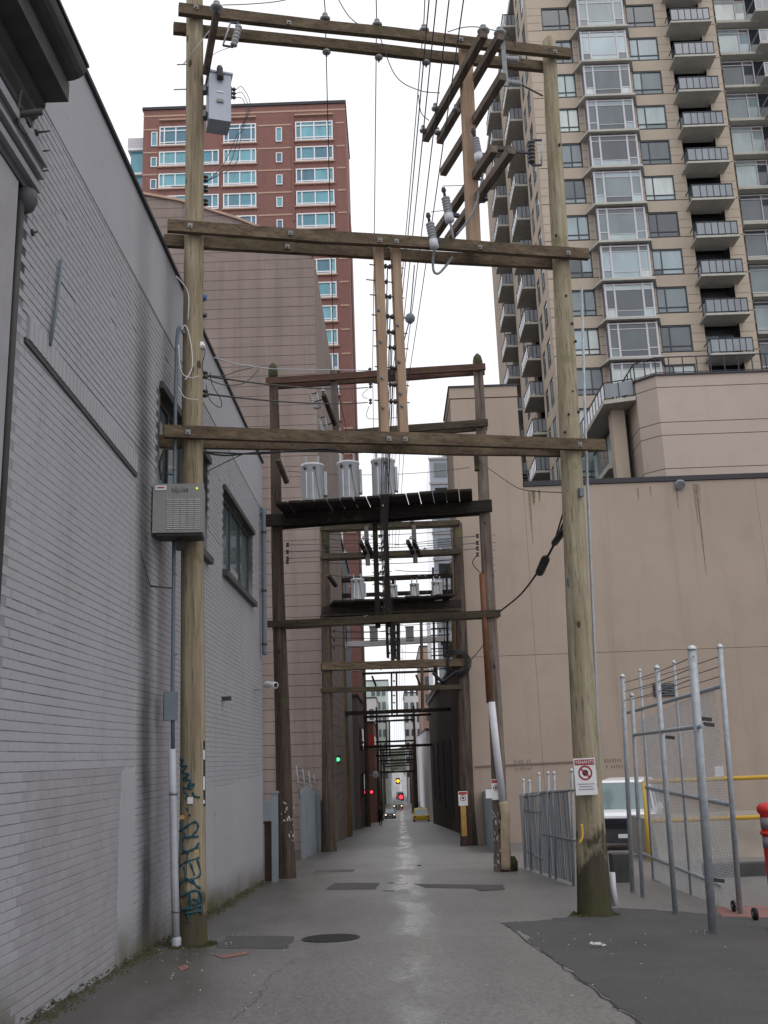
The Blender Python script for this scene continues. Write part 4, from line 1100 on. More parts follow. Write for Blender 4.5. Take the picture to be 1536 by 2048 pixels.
for p, L in ((P1(1006, 117, .5), .26), (P1(1014, 165, .55), .24)):
    ribbed(armC, p, (1, .1, -.1), L, .055, 7, 'line_insulator')
q = P1(1036, 166, .55); mb(M['cabdark']).tube([q, P1(1086, 192, .6)], .014, 6).build('switch_blade', armC)
cable_ends = []
for (px, py, ar) in ((956, 308, armD), (897, 428, armD), (866, 480, armD)):
    p = P1(px, py, .25); L = .3
    bo = ribbed(ar, p, (-.12, 0, 1), L, .07, 6, 'cable_terminator')
    mb(M['can']).lathe(p, (.12, 0, -1), [(0, .07), (.13, .075), (.15, .03)], 10).build('terminator_base', bo)
    mb(M['wire']).lathe(p + Vector((-.04, 0, L)), (-.12, 0, 1), [(0, .025), (.08, .02), (.1, .04), (.16, .03)], 8).build('terminal', bo)
    mb(M['wire']).bar(p + Vector((.03, .02, .0)), p + Vector((.16, .1, .02)), .07, .05).build('bracket', bo)
    cable_ends.append(p + Vector((.02, 0, -.14)))
for i, dst in enumerate(((913, 470), (905, 490), (868, 545))):
    p = cable_ends[i]; q = P1(dst[0], dst[1], .1)
    path = [p, p + Vector((.03, 0, -.25)), p.lerp(q, .6) + Vector((.12 if i == 0 else .03, 0, -.1)), q]
    if i == 2: path = [p, P1(866, 520, .15), P1(868, 543, .1), P1(880, 545, .05), P1(905, 515, -.05)]
    tag(mb(M['galvdull']).tube(curve(path), .02, 7).build('riser_cable'), ('long grey riser cable sweeping down from the topmost cable terminator', 'short grey riser cable from the middle cable terminator', 'grey riser cable bent like a hook under the middle beam')[i], 'cable')
q_ = Vector((e0.x + .3, e0.y + .02, e0.z - .02)); cutout(armE, q_ + Vector((0, 0, .16)), (-.05, 0, -1), M['porc'], e0 + Vector((0, .05, 0)))
cutout(F1, P1(970, 402, -.3), (.0, 0, 1), M['porc'], P1(952, 398, -.05))
b = mb(M['cabdark']).bar(P1(981, 296, .2), P1(1016, 299, .2), .07, .07); b.build('arm_spreader', armE)
for px, py in ((650, 20), (754, 33), (848, 44)):
    q = P1(px, py + 12, o1[0]); pin_insulator(bm_t[0], Vector((q.x, q.y, t0.lerp(t1, (px - 357) / 783).z + .1)), .085)
    r_ = P1(px + 2, py + 45, o1[1]); 
    pin_insulator(bm_t[1], Vector((r_.x, r_.y, t0.lerp(t1, (px - 357) / 783).z - .17)), .07)
# bracing arm with insulator and the cut-out beside the left pole
q0 = P1(411, 150, .17); q1 = P1(433, 25, .75)
br = mb(M['pole_old']).bar(q0, q1, .09, .1).build('brace_arm', F1); pin_insulator(br, q1 + Vector((0, 0, .06)), .095)
mb(M['whitewire']).tube([P1(367, 128, .2), P1(420, 60, .5)], .007, 5).build('stay_wire', F1)
q = P1(467, 92, .3); cutout(F1, q, (.22, 0, .95), None, P1(476, 38, .2))
# spools and small hardware on the left pole
for px, py, m_ in ((412, 358, 1), (412, 378, 1), (412, 405, 1), (411, 750, 1), (411, 787, 1)):
    p = P1(px, py, .0); b = mb(M['wire']).bar(p + Vector((-.1, 0, .05)), p + Vector((.02, 0, .05)), .02, .012).bar(p + Vector((-.1, 0, -.05)), p + Vector((.02, 0, -.05)), .02, .012).bar(p + Vector((-.1, 0, -.056)), p + Vector((-.1, 0, .056)), .02, .012); b.build('rack_clevis', F1)
    spool(F1, p + Vector((0, 0, 0)), (0, 0, 1), .045)
blue = plain('blue_insulator', (48, 84, 130), .4)
p = P1(407, 602); mb(blue).lathe(p, (0, 0, 1), [(0, .02), (.02, .045), (.08, .05), (.1, .02)]).build('blue_insulator', F1)
p = P1(405, 630); mb(M['porc']).lathe(p, (1, 0, -.2), [(-.06, .02), (.0, .045), (.06, .03)]).build('guy_clip', F1)
for px, py, sd_ in ((360, 178, -1), (366, 128, -1), (358, 344, -1), (357, 372, -1)):
    p = P1(px + 22, py); mb(M['steel']).tube([p, p + Vector((-.26, 0, 0))], .009, 6).build('pole_step', F1)
# loose service cables round the left pole
for pts, rr, mt in (([(362, 660), (372, 652), (382, 690), (384, 735), (370, 760)], .009, 'whitewire'), ([(357, 690), (362, 742), (380, 755), (398, 752)], .008, 'whitewire'),
                    ([(357, 775), (370, 795), (396, 800)], .007, 'whitewire'), ([(352, 552), (376, 585), (376, 640)], .007, 'whitewire'), ([(405, 690), (410, 705), (404, 735), (412, 760)], .006, 'black'),
                    ([(412, 770), (420, 800), (440, 815), (442, 800), (425, 770), (420, 745)], .006, 'black')):
    mb(M[mt]).tube(curve([P1(x, y, .19) for x, y in pts]), rr, 6).build('service_cable', F1)
p = P1(402, 692, .05); mb(M['signw']).lathe(p, (0, 0, 1), [(-.05, .05), (0, .06), (.05, .04), (.07, .01)]).build('cable_cap', F1)
# graffiti sprayed round the foot of the left pole
def on_pole(px, py, lift=.004):
    z = P1(383, py).z; t = (z - A1.z) / (L1t.z - A1.z); c = A1.lerp(L1t, t) + Vector((.012 * math.sin(t * 9 + A1.y), .012 * math.sin(t * 7 + A1.x), 0))
    r = (.165 - .04 * t) * (1 + .18 * max(0, .06 - t) / .06) + lift
    x = max(-.95, min(.95, (px - 386.0) / 26.0)); a = math.asin(x)
    fw = Vector((-c.x, -c.y, 0)).normalized(); sd_ = Vector((-fw.y, fw.x, 0))
    return Vector((c.x, c.y, z)) + (fw * math.cos(a) + sd_ * math.sin(a)) * r
gz = lambda x, y: (320 + x / 4.27, 1450 + y / 4.27)
gf = mb(M['teal_paint'])
for st in ([(165, 905), (230, 860), (300, 820), (328, 860), (300, 915), (240, 950), (200, 880), (175, 825)], [(330, 945), (240, 950), (205, 960), (215, 1060), (290, 1050), (335, 1000)], [(195, 1085), (330, 1040)], [(245, 1060), (240, 1130)],
           [(180, 1200), (225, 1160), (335, 1125)], [(320, 1140), (345, 1270), (240, 1300), (215, 1190)], [(265, 1165), (300, 1270)], [(180, 1350), (245, 1310), (345, 1385)], [(280, 1300), (320, 1380)],
           [(200, 1450), (290, 1400), (350, 1440), (345, 1600)], [(265, 1420), (270, 1560)], [(205, 1560), (350, 1530)], [(250, 1600), (255, 1660)], [(230, 1590), (340, 1575)], [(290, 1470), (335, 1490), (290, 1520)],
           [(165, 300), (200, 290), (180, 340), (230, 350), (190, 400), (250, 420), (200, 460), (265, 470), (240, 520), (290, 500), (270, 540), (205, 530)], [(210, 560), (240, 590), (225, 620)], [(280, 570), (300, 605), (340, 615)], [(230, 700), (245, 720)], [(255, 755), (262, 770)]):
    pts = [on_pole(q_.x, q_.y) for q_ in curve([Vector((*gz(x, y), 0)) for x, y in st], 7)]
    gf.tube(pts, [.013 + .004 * math.sin(i) for i in range(len(pts))], 5)
tag(gf.build('graffiti', F1), kind='stuff')
for (x, y, w_, h_, mt) in ((262, 640, .07, .08, 'signw'), (200, 780, .07, .05, 'yellowwood'), (312, 1070, .035, .03, 'yellow')):
    p = on_pole(*gz(x, y)); mb(M[mt]).bar(p - Vector((w_ / 2, 0, 0)) + Vector((0, -.006, 0)), p + Vector((w_ / 2, -.006, 0)), .006, h_).build('sticker', F1)
# moss collar at the foot of both poles
for q in (A1, B1g):
    b = mb(M['moss'])
    for i in range(60):
        a = random.uniform(0, 6.28); r_ = random.uniform(.17, .34); p = Vector((q.x + r_ * math.cos(a), q.y + r_ * math.sin(a), zg(q.y + r_ * math.sin(a)))); s = random.uniform(.02, .06)
        b.add([p + Vector((-s, 0, 0)), p + Vector((s, -s, 0)), p + Vector((0, s, 0)), p + Vector((0, 0, s * .8))], [(0, 1, 3), (1, 2, 3), (2, 0, 3)])
    b.build('moss_collar', F1)

# box transformer strapped to the left pole
q = P1(437, 208, .05)
tb = empty('pole_transformer', q, 'grey box transformer strapped high on the left pale pole', 'transformer')
d_, n_ = P1.d, P1.n
def obox(b, c, w_, dp, h_): return b.bar(c - d_ * w_ / 2, c + d_ * w_ / 2, dp, h_, n_)
obox(mb(M['boxgrey']), q, .33, .36, .8).build('tank', tb)
obox(mb(M['boxgrey']), q + Vector((0, 0, .415)), .38, .4, .03).build('lid', tb)
obox(mb(M['cab']), q + n_ * .19 + Vector((0, 0, -.08)), .1, .03, .05).build('nameplate', tb)
obox(mb(M['signw']), q + n_ * .185 + Vector((0, 0, .08)), .1, .008, .02).build('warning_strip', tb)
mb(M['porc']).lathe(q + n_ * .2 + Vector((0, 0, .28)), (0, -.35, 1), [(0, .05), (.06, .055), (.12, .045), (.16, .05), (.2, .03)], 10).build('bushing', tb)
for i in range(3): mb(M['porc']).lathe(q + d_ * .17 + Vector((0, -.05, .26 - i * .07)), d_, [(0, .02), (.03, .035), (.05, .02), (.07, .035), (.1, .015)], 8).build('side_bushing', tb)
for dz in (.22, -.22): mb(M['steel']).bar(q - d_ * .17 + Vector((0, 0, dz)), q - d_ * .3 + Vector((0, .06, dz)), .12, .1).build('hanger', tb)
for i in range(3):
    s0 = q + d_ * .27 + Vector((0, -.05, .26 - i * .07))
    mb(M['wire']).tube(curve([s0, s0 + d_ * .1 + Vector((0, 0, .06 - i * .03)), s0 + d_ * (.22 - i * .03) + Vector((0, 0, -.25)), P1(482 - i * 4, 270, .05), P1(470 - i * 12, 330, .0), P1(414, 362, .0)]), .005, 5).build('lead', tb)
mb(M['wire']).tube(curve([q + n_ * .22 + Vector((-.1, 0, .42)), P1(413, 130, .1), P1(428, 108, .15), P1(462, 94, .25)]), .004, 5).build('lead', tb)

# power-supply cabinet on the left pole
q = P1(360, 1024, .36)
cb = empty('alpha_cabinet', q, 'grey louvred power cabinet lettered alpha on the left pale pole', 'cabinet')
CX_ = Vector((math.cos(R(6)), math.sin(R(6)), 0)); CN = Vector((CX_.y, -CX_.x, 0)); U = Vector((0, 0, 1))
cw, ch, cdp = .62, .64, .4
def cbox(b, x, z, w_, h_, y0, dp): 
    c = q + CX_ * x + U * z + CN * (cdp / 2 + y0 - dp / 2); return b.bar(c - CX_ * w_ / 2, c + CX_ * w_ / 2, dp, h_, CN)
cbox(mb(M['cab']), 0, 0, cw, ch, 0, cdp).build('case', cb)
cbox(mb(M['cab']), 0, -.0, cw + .03, ch + .01, .02, .02).build('door', cb)
cbox(mb(M['cabdark']), .01, -ch / 2 - .02, cw - .04, .035, -.01, cdp - .03).build('base', cb)
for c5 in range(5):
    for r5 in range(15):
        cbox(mb(M['cablite']), -.11 + c5 * .088, .11 - r5 * .0275, .068, .009, .03, .012).build('louvre', cb)
text_obj('lettering', 'alpha', .105, M['cabdark'], cb, q + CX_ * .02 + U * .245 + CN * (cdp / 2 + .022), CX_, U)
text_obj('lettering', 'alpha', .088, M['cab'], cb, q + CX_ * .02 + U * .247 + CN * (cdp / 2 + .0245), CX_, U)
cbox(mb(M['signw']), -.225, .27, .14, .06, .028, .006).build('red_label', cb)
cbox(mb(M['signr']), -.225, .272, .1, .018, .031, .006).build('red_label', cb)
mb(M['led']).lathe(q + CX_ * .235 + U * .26 + CN * (cdp / 2 + .02), CN, [(0, .014), (.012, .012), (.016, .004)], 8).build('indicator_lamp', cb)
cbox(mb(M['cabdark']), .0, -ch / 2 - .1, .1, .14, -.25, .1).build('bracket', cb)
mb(M['black']).tube(curve([q + CX_ * -.3 + U * .2, q + CX_ * -.36 + U * .1, q + CX_ * -.34 + U * -.02]), .01, 6).build('padlock_cable', cb)
# conduit, junction box and cable guard on the same pole
cd = empty('pole_conduit', P1(353, 1900, .1), 'grey conduit with junction box and thick pipe guard up the left pale pole', 'conduit')
mb(M['jbox']).tube(curve([P1(368, 668, .1), P1(362, 656, .1), P1(355, 668, .1), P1(352, 760, .1), P1(350, 860, .1)]) + [P1(348, 1100, .1), P1(346, 1300, .1), P1(345, 1400, .1), P1(346, 1500, .1)], .026, 8).build('conduit', cd)
c = P1(341, 1412, .12); mb(M['jbox']).bar(c - d_ * .085, c + d_ * .085, .15, .36, n_).build('junction_box', cd)
mb(M['pvc']).tube([P1(344, 1498, .1), P1(346, 1600, .1), P1(349, 1750, .1), P1(353, 1895, .1)], .05, 12).build('cable_guard', cd)
mb(M['pvc']).lathe(P1(353, 1905, .1), (0, 0, 1), [(-.1, .065), (.15, .065), (.18, .05)], 12).build('guard_boot', cd)
for y in (1590, 1825): mb(M['steel']).lathe(P1(345 + (y - 1500) * .02, y, .1), (0, 0, 1), [(0, .056), (.03, .056)], 12).build('strap', cd)
for y in (940, 1150, 1310): mb(M['steel']).lathe(P1(349, y, .1), (0, 0, 1), [(0, .032), (.02, .032)], 8).build('strap', cd)
# notice boards nailed to the pole's right side
nb = empty('notice_strip', P1(405, 1545), 'narrow black notice board edge-on to the left pale pole', 'sign')
mb(M['ink']).bar(P1(405, 1482), P1(406, 1612), .04, .22, d_).build('board', nb)
for y0, y1 in ((1500, 1519), (1553, 1580), (1600, 1607)): mb(M['signw']).bar(P1(408, y0, .115), P1(408, y1, .115), .02, .012, d_).build('paper', nb)
tag(mb(M['rust']).bar(P1(403, 1628), P1(404, 1698), .03, .2, d_).build('rusty_plate'), 'small rusty plate below the black notice on the left pale pole', 'plate')

# signs and fittings on the right pale pole
sg = empty('no_parking_sign', P1(1171, 1553, .24), 'white no parking sign with red header on the right pale pole', 'sign')
sc_ = P1(1171, 1553, .24); SX = Vector((math.cos(R(3)), math.sin(R(3)), 0)); SN = Vector((SX.y, -SX.x, 0))
def sbox(par, c, x, z, w_, h_, y, mat, name): 
    k = c + SX * x + U * z + SN * y; return mb(mat).bar(k - SX * w_ / 2, k + SX * w_ / 2, .004, h_, SN).build(name, par)
sbox(sg, sc_, 0, 0, .31, .5, 0, M['signw'], 'plate'); sbox(sg, sc_, 0, .195, .28, .075, .005, M['signr'], 'header')
text_obj('lettering', 'TENANTS', .062, M['signw'], sg, sc_ + SX * 0 + U * .194 + SN * .008, SX, U, .0008)
def ring_mesh(c, r0, r1, mat, par, name='prohibition_ring', y=.006, n=28):
    b = mb(mat); vs = []; fs = []
    for i in range(n):
        a = 2 * math.pi * i / n
        for r_ in (r0, r1): vs.append(c + SX * r_ * math.cos(a) + U * r_ * math.sin(a) + SN * y)
    for i in range(n): j = (i + 1) % n; fs.append((2 * i, 2 * i + 1, 2 * j + 1, 2 * j))
    return b.add(vs, fs).build(name, par)
ring_mesh(sc_ + U * .05, .078, .1, M['signr'], sg); ring_mesh(sc_ + U * .05, .0005, .042, M['ink'], sg, 'symbol', .005)
k = sc_ + U * .05 + SN * .008; mb(M['signr']).bar(k + SX * -.06 + U * .06, k + SX * .06 - U * .06, .003, .022, SN).build('slash', sg)
for i, w_ in enumerate((.24, .2, .22)): sbox(sg, sc_, 0, -.1 - i * .035, w_, .012, .004, M['greyink'], 'small_print')
yf = mb(M['yellow']).tube(curve([P1(1163, 1648, .22), P1(1165, 1672, .23), P1(1159, 1686, .22)]), .016, 6)
tag(yf.build('yellow_hook'), 'bent yellow plastic hook on the right pale pole below the sign', 'hook')
rc = empty('pole_riser', P1(1212, 1800, -.05), 'thin pale riser pipe up the back of the right pale pole', 'pipe')
mb(M['galv']).tube([P1(1163, 575, -.1), P1(1172, 900, -.1), P1(1183, 1160, -.1), P1(1196, 1460, -.1), P1(1203, 1600, -.02), P1(1216, 1815, .05)], .022, 8).build('riser', rc)
mb(M['pvcw']).tube([P1(1224, 1745, -.1), P1(1226, 1775, -.1), P1(1232, 1812, -.05)], .045, 8).build('boot_guard', rc)
for px, py in ((1162, 985), (1140, 1165)):
    c = P1(px, py, .21 if px > 1150 else .05); mb(M['jbox']).bar(c - d_ * .035, c + d_ * .035, .06, .13, n_).build('small_box', rc)
# climbing holes and nails: dark round knots on the right pole
kb = mb(M['ink'])
for px, py in ((1152, 690), (1146, 790), (1138, 835), (1158, 830), (1133, 600), (1145, 655), (1160, 1140), (1172, 1300), (1166, 1165), (1168, 1470), (1130, 870), (1120, 300), (1113, 480)):
    p = P1(px, py); c = Vector((p.x, p.y, p.z)); 
    fw = Vector((-c.x, -c.y, 0)).normalized(); kb.lathe(c + fw * .13, fw, [(0, .02), (.05, .018), (.052, .004)], 8)
kb.build('knots', F1)

# ---------- second frame, with the three big transformers
A2 = ground(572, 1756); B2g = ground(1006, 1743); P2 = Plane(A2, B2g)
F2 = empty('utility_frame', A2, 'second timber frame with plank deck carrying three large transformers', 'utility frame')
pole(F2, A2, P2(546, 740), .21, .115, M['pole_old'], .15); pole(F2, B2g, P2(955, 722), .18, .125, M['pole_grey'], .18)
for q_, s0 in ((A2, 1), (B2g, -1)):
    b = mb(M['litter'])
    for i in range(70):
        a = random.uniform(-1.2, 1.2) + (.25 if s0 > 0 else -.5); z = zg(q_.y) + random.uniform(.15, 1.75); r_ = .2 if s0 > 0 else .186; r_ += .01 + max(0, .3 - (z - zg(q_.y))) * .14
        fw = Vector((-q_.x, -q_.y, 0)).normalized(); sd2 = Vector((-fw.y, fw.x, 0)); nn = fw * math.cos(a) + sd2 * math.sin(a); tt = nn.cross(U)
        c2 = Vector((q_.x, q_.y, z)) + nn * r_; w2, h2 = random.uniform(.01, .035), random.uniform(.01, .05)
        b.add([c2 - tt * w2 - U * h2, c2 + tt * w2 * random.uniform(.4, 1) - U * h2 * .6, c2 + tt * w2 + U * h2, c2 - tt * w2 * random.uniform(.2, 1) + U * h2 * .7], [(0, 1, 2, 3)])
    tag(b.build('paper_scraps', F2), kind='stuff')
# greenish weathered tops spliced on the poles: moss caps
for px, py in ((546, 737), (955, 719)):
    p = P2(px, py); mb(M['moss']).lathe(p, (0, 0, 1), [(-.35, .122), (-.05, .13), (.08, .1), (.16, .03)], 12).build('moss_cap', F2)
o2 = (.18, -.18)
beam(F2, P2, (532, 763), (971, 733), .17, .09, o2, M['beam_red'], ext=(.1, -.02))
beam(F2, P2, (533, 880), (976, 845), .18, .09, o2, M['beam_moss'], ext=(.05, -.02))
_, q0, q1 = beam(F2, P2, (532, 1042), (984, 1011), .3, .12, o2, M['beam_dark'], ext=(.1, -.1))
beam(F2, P2, (535, 1249), (1001, 1226), .17, .09, o2, M['beam_moss'], ext=(.05, -.05))
zpl = (q0.z + q1.z) / 2 + .15
nx_ = 15; x0_, x1_ = P2(560, 1010, .5), P2(945, 990, .5)
for i in range(nx_):
    c = x0_.lerp(x1_, (i + .5) / nx_); zz = q0.lerp(q1, (i + .5) / nx_).z + .15 + .03 + random.uniform(0, .02)
    wd = (x1_ - x0_).length / nx_ - .012 - random.uniform(0, .03)
    a = Vector((c.x, c.y, zz)) + P2.n * random.uniform(.62, .7); b_ = a - P2.n * 2.4
    mb(M['beam_dark']).bar(a, b_, wd, .06).build('plank', F2)
def can_transformer(label, pl, cx, ytop, ybot, off, r, zbase, fins=True, scale=1., text=None):
    p = pl(cx, ybot, off); top = pl(cx, ytop, off).z; p = Vector((p.x, p.y, zbase)); h = top - zbase
    e = empty('can_transformer', p, label, 'transformer')
    mb(M['can']).lathe(p, U, [(0, r * .95), (.02, r), (h * .93, r), (h * .94, r * 1.07), (h * .985, r * 1.07), (h, r * .9), (h + .02, r * .2)], 20).build('tank', e)
    for s in (-1, 1):
        ribbed(e, p + Vector((s * r * .55, -r * .2, h)), (0, 0, 1), .2 * scale, .035 * scale, 4, 'bushing')
    for s in (-.6, .25):
        b = mb(M['porc']).lathe(p + Vector((s * r, -r * .85, h * .84)), (0, -1, .2), [(0, .03), (.05, .025), (.07, .04), (.09, .02)], 8); b.build('low_bushing', e)
    for s in (-.45, .1): mb(M['can']).bar(p + Vector((s * r, -r * .98, h * .1)), p + Vector((s * r, -r * .98, h * .75)), .03, .03, Vector((1, 0, 0))).build('rib', e)
    if fins:
        for i in range(3): mb(M['galvdull'] if i == 0 else M['can']).bar(p + Vector((r * (1.0 + .1 * i), .0, h * .22)), p + Vector((r * (1.0 + .1 * i), .0, h * .8)), .035, r * .7, Vector((1, 0, 0))).build('cooling_fin', e)
    if text: text_obj('lettering', text, .12, M['greyink'], e, p + Vector((-.03, -r - .004, h * .32)), (1, 0, 0), (0, 0, 1))
    mb(M['wire']).tube(curve([p + Vector((r * .3, -r, h * .84)), p + Vector((r * .45, -r * 1.1, h * .5)), p + Vector((r * .7, -r * .9, h * .1))]), .008, 5).build('lead', e)
    return e
can_transformer('large pale can transformer at the left of the second frame deck, lettered 100', P2, 626, 930, 1003, .55, .285, zpl + .06, text='100')
can_transformer('middle of the three large pale can transformers on the second frame', P2, 698, 925, 1000, .55, .27, zpl + .06, text='100')
can_transformer('large pale can transformer nearest the lane centre on the second frame deck', P2, 768, 920, 997, .55, .285, zpl + .06, text='100')
st2, u0, u1 = strut(F2, P2, (749, 1020), (756, 1256), .12, .1, M['beam_dark'])
st2b, u2, u3 = strut(F2, P2, (770, 1020), (778, 1254), .12, .1, M['beam_dark'])
F2sp = []
for i in range(8):
    y = 1048 + i * 24; p = P2(760 + i * .9, y); F2sp.append(p); spool(F2, p, P2.d, .05, (.25, .25))
strut(F2, P2, (667, 742), (673, 868), .17, .12, M['grey_wood'], 'post', .05)
pa = mb(M['beam_dark']).bar(P2(647, 790, .9), P2(670, 850, .2), .1, .1).build('brace_arm', F2); pin_insulator(pa, P2(646, 784, .9), .06)
cutout(F2, P2(622, 790, .6), (.25, 0, -1), None, P2(650, 798, .85)); cutout(F2, P2(638, 838, .5), (.25, 0, -1), None, P2(668, 846, .15))
mb(M['beam_moss']).bar(P2(556, 920, .6), P2(574, 966, .2), .11, .09).build('brace_arm', F2)
mb(M['beam_dark']).bar(P2(952, 905, .3), P2(954, 942, .3), .12, .1, P2.d).build('brace_arm', F2)
for px, py in ((740, 741), (741, 771), (741, 803)):
    spool(F2, P2(px, py, .15), U, .06, (.1, .1))
for y in (1098, 1112, 1125, 1132): spool(F2, P2(575, y - 8, .1), U, .05)
for y in (1072, 1086, 1097, 1109): spool(F2, P2(955, y, .1), U, .05)
for y in (1040, 1055, 1070, 1086, 1100, 1112): mb(M['steel']).tube([P2(984, y + 30), P2(992, y + 30)], .01, 5).build('pole_step', F2)
# cable guards on its right pole
rg = empty('pole_riser', P2(1012, 1740), 'rust, white and beige cable guard up the right pole of the second frame', 'pipe')
mb(M['rustpipe']).tube([P2(964, 1148, .15), P2(969, 1240, .15), P2(979, 1406, .2)], .075, 10).build('rust_guard', rg)
mb(M['pvcw']).tube([P2(983, 1404, .22), P2(992, 1490, .25), P2(1006, 1606, .3)], .085, 12).build('white_guard', rg)
mb(M['pvcb']).tube(curve([P2(1006, 1604, .3), P2(1011, 1632, .3), P2(1010, 1660, .28), P2(1012, 1738, .2)]), .105, 12).build('beige_guard', rg)
mb(M['moss']).lathe(Vector((P2(1027, 1738).x, P2(1027, 1738).y, zg(24))), U, [(0, .1), (.2, .11), (.32, .05)], 8).build('moss_clump', rg)
for px, py, lab, pn in ((992, 1579, 'small white no parking sign on the right pole of the second frame', P2),):
    c = pn(px, py, .3); e = empty('no_parking_sign', c, lab, 'sign'); sc = c
    sbox(e, c, 0, 0, .2, .46, 0, M['signw'], 'plate'); sbox(e, c, 0, .18, .18, .07, .005, M['signr'], 'header')
    ring_mesh(c + U * .04, .05, .068, M['signr'], e); ring_mesh(c + U * .04, .0005, .03, M['ink'], e, 'symbol', .005)

# ---------- third frame
A3 = ground(658, 1703); B3g = ground(938, 1691); P3 = Plane(A3, B3g)
F3 = empty('utility_frame', A3, 'third timber frame, dark and mossy, with pale transformers on its deck', 'utility frame')
pole(F3, A3, P3(650, 1050), .26, .15, M['pole_old']); pole(F3, B3g, P3(915, 1047), .3, .2, M['pole_old'])
for px, py in ((650, 1052), (915, 1050)):
    mb(M['moss']).lathe(P3(px, py), U, [(-1.2, .17), (-.05, .18), (.1, .12), (.16, .03)], 10).build('moss_cap', F3)
o3 = (.2, -.2)
beam(F3, P3, (643, 1056), (919, 1045), .22, .12, o3, M['beam_moss']); beam(F3, P3, (643, 1113), (923, 1102), .22, .12, o3, M['beam_moss'])
_, q0, q1 = beam(F3, P3, (645, 1222), (922, 1207), .32, .12, o3, M['beam_dark'])
beam(F3, P3, (644, 1333), (936, 1324), .3, .14, o3, M['beam']); beam(F3, P3, (644, 1380), (937, 1373), .18, .1, o3, M['beam_moss'])
beam(F3, P3, (643, 1230), (924, 1218), .12, .1, o3, M['beam_moss'])
x0_, x1_ = P3(662, 1208, .6), P3(904, 1196, .6)
for i in range(12):
    c = x0_.lerp(x1_, (i + .5) / 12); zz = q0.lerp(q1, (i + .5) / 12).z + .2 + random.uniform(0, .04)
    a = Vector((c.x, c.y, zz)) + P3.n * random.uniform(.55, .75)
    mb(M['beam_dark']).bar(a, a - P3.n * 2.6, (x1_ - x0_).length / 12 - .015 - random.uniform(0, .03), .08).build('plank', F3)
zp3 = q0.lerp(q1, .5).z + .24
can_transformer('tall white can transformer with cooling fins at the left of the third frame deck', P3, 716, 1158, 1200, .1, .27, zp3)
can_transformer('small pale can transformer just right of the wire rack on the third frame', P3, 787, 1170, 1200, .1, .18, zp3, False)
can_transformer('middle small pale can transformer on the right half of the third frame', P3, 830, 1167, 1200, .1, .19, zp3, False)
can_transformer('rightmost small pale can transformer on the third frame deck', P3, 875, 1163, 1198, .1, .22, zp3, False)
for px, y0, y1 in ((734, 1052, 1131), (829, 1050, 1126)):
    strut(F3, P3, (px - 2, y0), (px + 2, y1), .17, .12, M['grey_wood'], 'post', .3)
    for dx in (-12, 0): mb(M['beam_dark']).bar(P3(px + dx - 2, 1082, 1.2), P3(px + dx + 12, 1112, .1), .13, .15).build('crossarm', F3)
    pin_insulator(F3, P3(px - 7, 1078, 1.0), .09); pin_insulator(F3, P3(px - 5, 1044, .3), .09)
strut(F3, P3, (782, 1215), (786, 1330), .14, .1, M['beam_dark']); strut(F3, P3, (796, 1215), (797, 1330), .14, .1, M['beam_dark'])
F3sp = []
for i in range(6): p = P3(790, 1232 + i * 17); F3sp.append(p); spool(F3, p, P3.d, .06, (.3, .3))
for y in (1245, 1262, 1280, 1296): spool(F3, P3(668, y, .1), U, .06)
# cable coil hung on its right pole
cp_ = P3(915, 1326, .35); cl = mb(M['black'])
for k_ in range(5):
    cl.tube([cp_ + Vector(((.36 + .05 * k_) * math.cos(a * .3142), .03 * k_ - .06 + .02 * math.sin(a), (.38 + .04 * k_) * math.sin(a * .3142))) for a in range(21)], .022, 6, False)
tag(cl.build('cable_coil'), 'coil of black cable hung on the right pole of the third frame', 'cable')
tag(mb(M['black']).tube(curve([P3(866, 1345, .2), P3(885, 1362, .2), P3(905, 1348, .3), P3(925, 1340, .3)]), .07, 8).build('cable_loop'), 'thick sagging cable loop below the third frame beam', 'cable')
mb(M['beam_dark']).bar(P3(656, 1150, .9), P3(672, 1172, .3), .13, .12).build('brace_arm', F3)
ys_ = empty('no_parking_sign', P3(925, 1690, .5), 'white no parking sign on a yellow post before the third frame', 'sign')
c = P3(926, 1597, .5)
sbox(ys_, c, 0, 0, .36, .54, 0, M['signw'], 'plate'); sbox(ys_, c, 0, .2, .32, .1, .006, M['signr'], 'header')
ring_mesh(c + U * .02, .09, .12, M['signr'], ys_); ring_mesh(c + U * .02, .0005, .05, M['ink'], ys_, 'symbol', .005)
mb(M['yellowwood']).bar(P3(926, 1612, .47), P3(929, 1672, .47), .2, .1, P3.d).build('post', ys_)
mb(M['rust']).bar(P3(929, 1673, .47), P3(931, 1692, .47), .22, .1, P3.d).build('post_foot', ys_)

# ---------- the frames beyond, smaller and smaller
def far_frame(label, A, B, tops, rad, pm, beams, struts=None, bm_='beam_dark'):
    Pn = Plane(A, B); e = empty('utility_frame', (A[0], A[1], zg(A[1])), label, 'utility frame')
    for q, (px, py) in zip((A, B), tops): pole(e, (q[0], q[1], zg(q[1])), Pn(px, py), rad, rad * .7, M[pm])
    for (x0, y0, x1, y1, h) in beams: beam(e, Pn, (x0, y0), (x1, y1), h, .14, (.2, -.2), M[bm_])
    for (x0, y0, x1, y1) in struts or []: strut(e, Pn, (x0, y0), (x1, y1), .16, .12, M['beam_dark'])
    return Pn, e
A4 = ground(697, 1673)
P4, F4 = far_frame('fourth timber frame with a tan left pole, beyond the mossy one', (A4.x, A4.y), (3.75, 63.5), ((680, 1136), (905, 1125)), .22, 'pole_tan',
    [(673, 1160, 905, 1150, .24), (675, 1191, 905, 1182, .2), (682, 1427, 911, 1418, .22)], [(770, 1160, 776, 1316), (786, 1160, 790, 1316)])
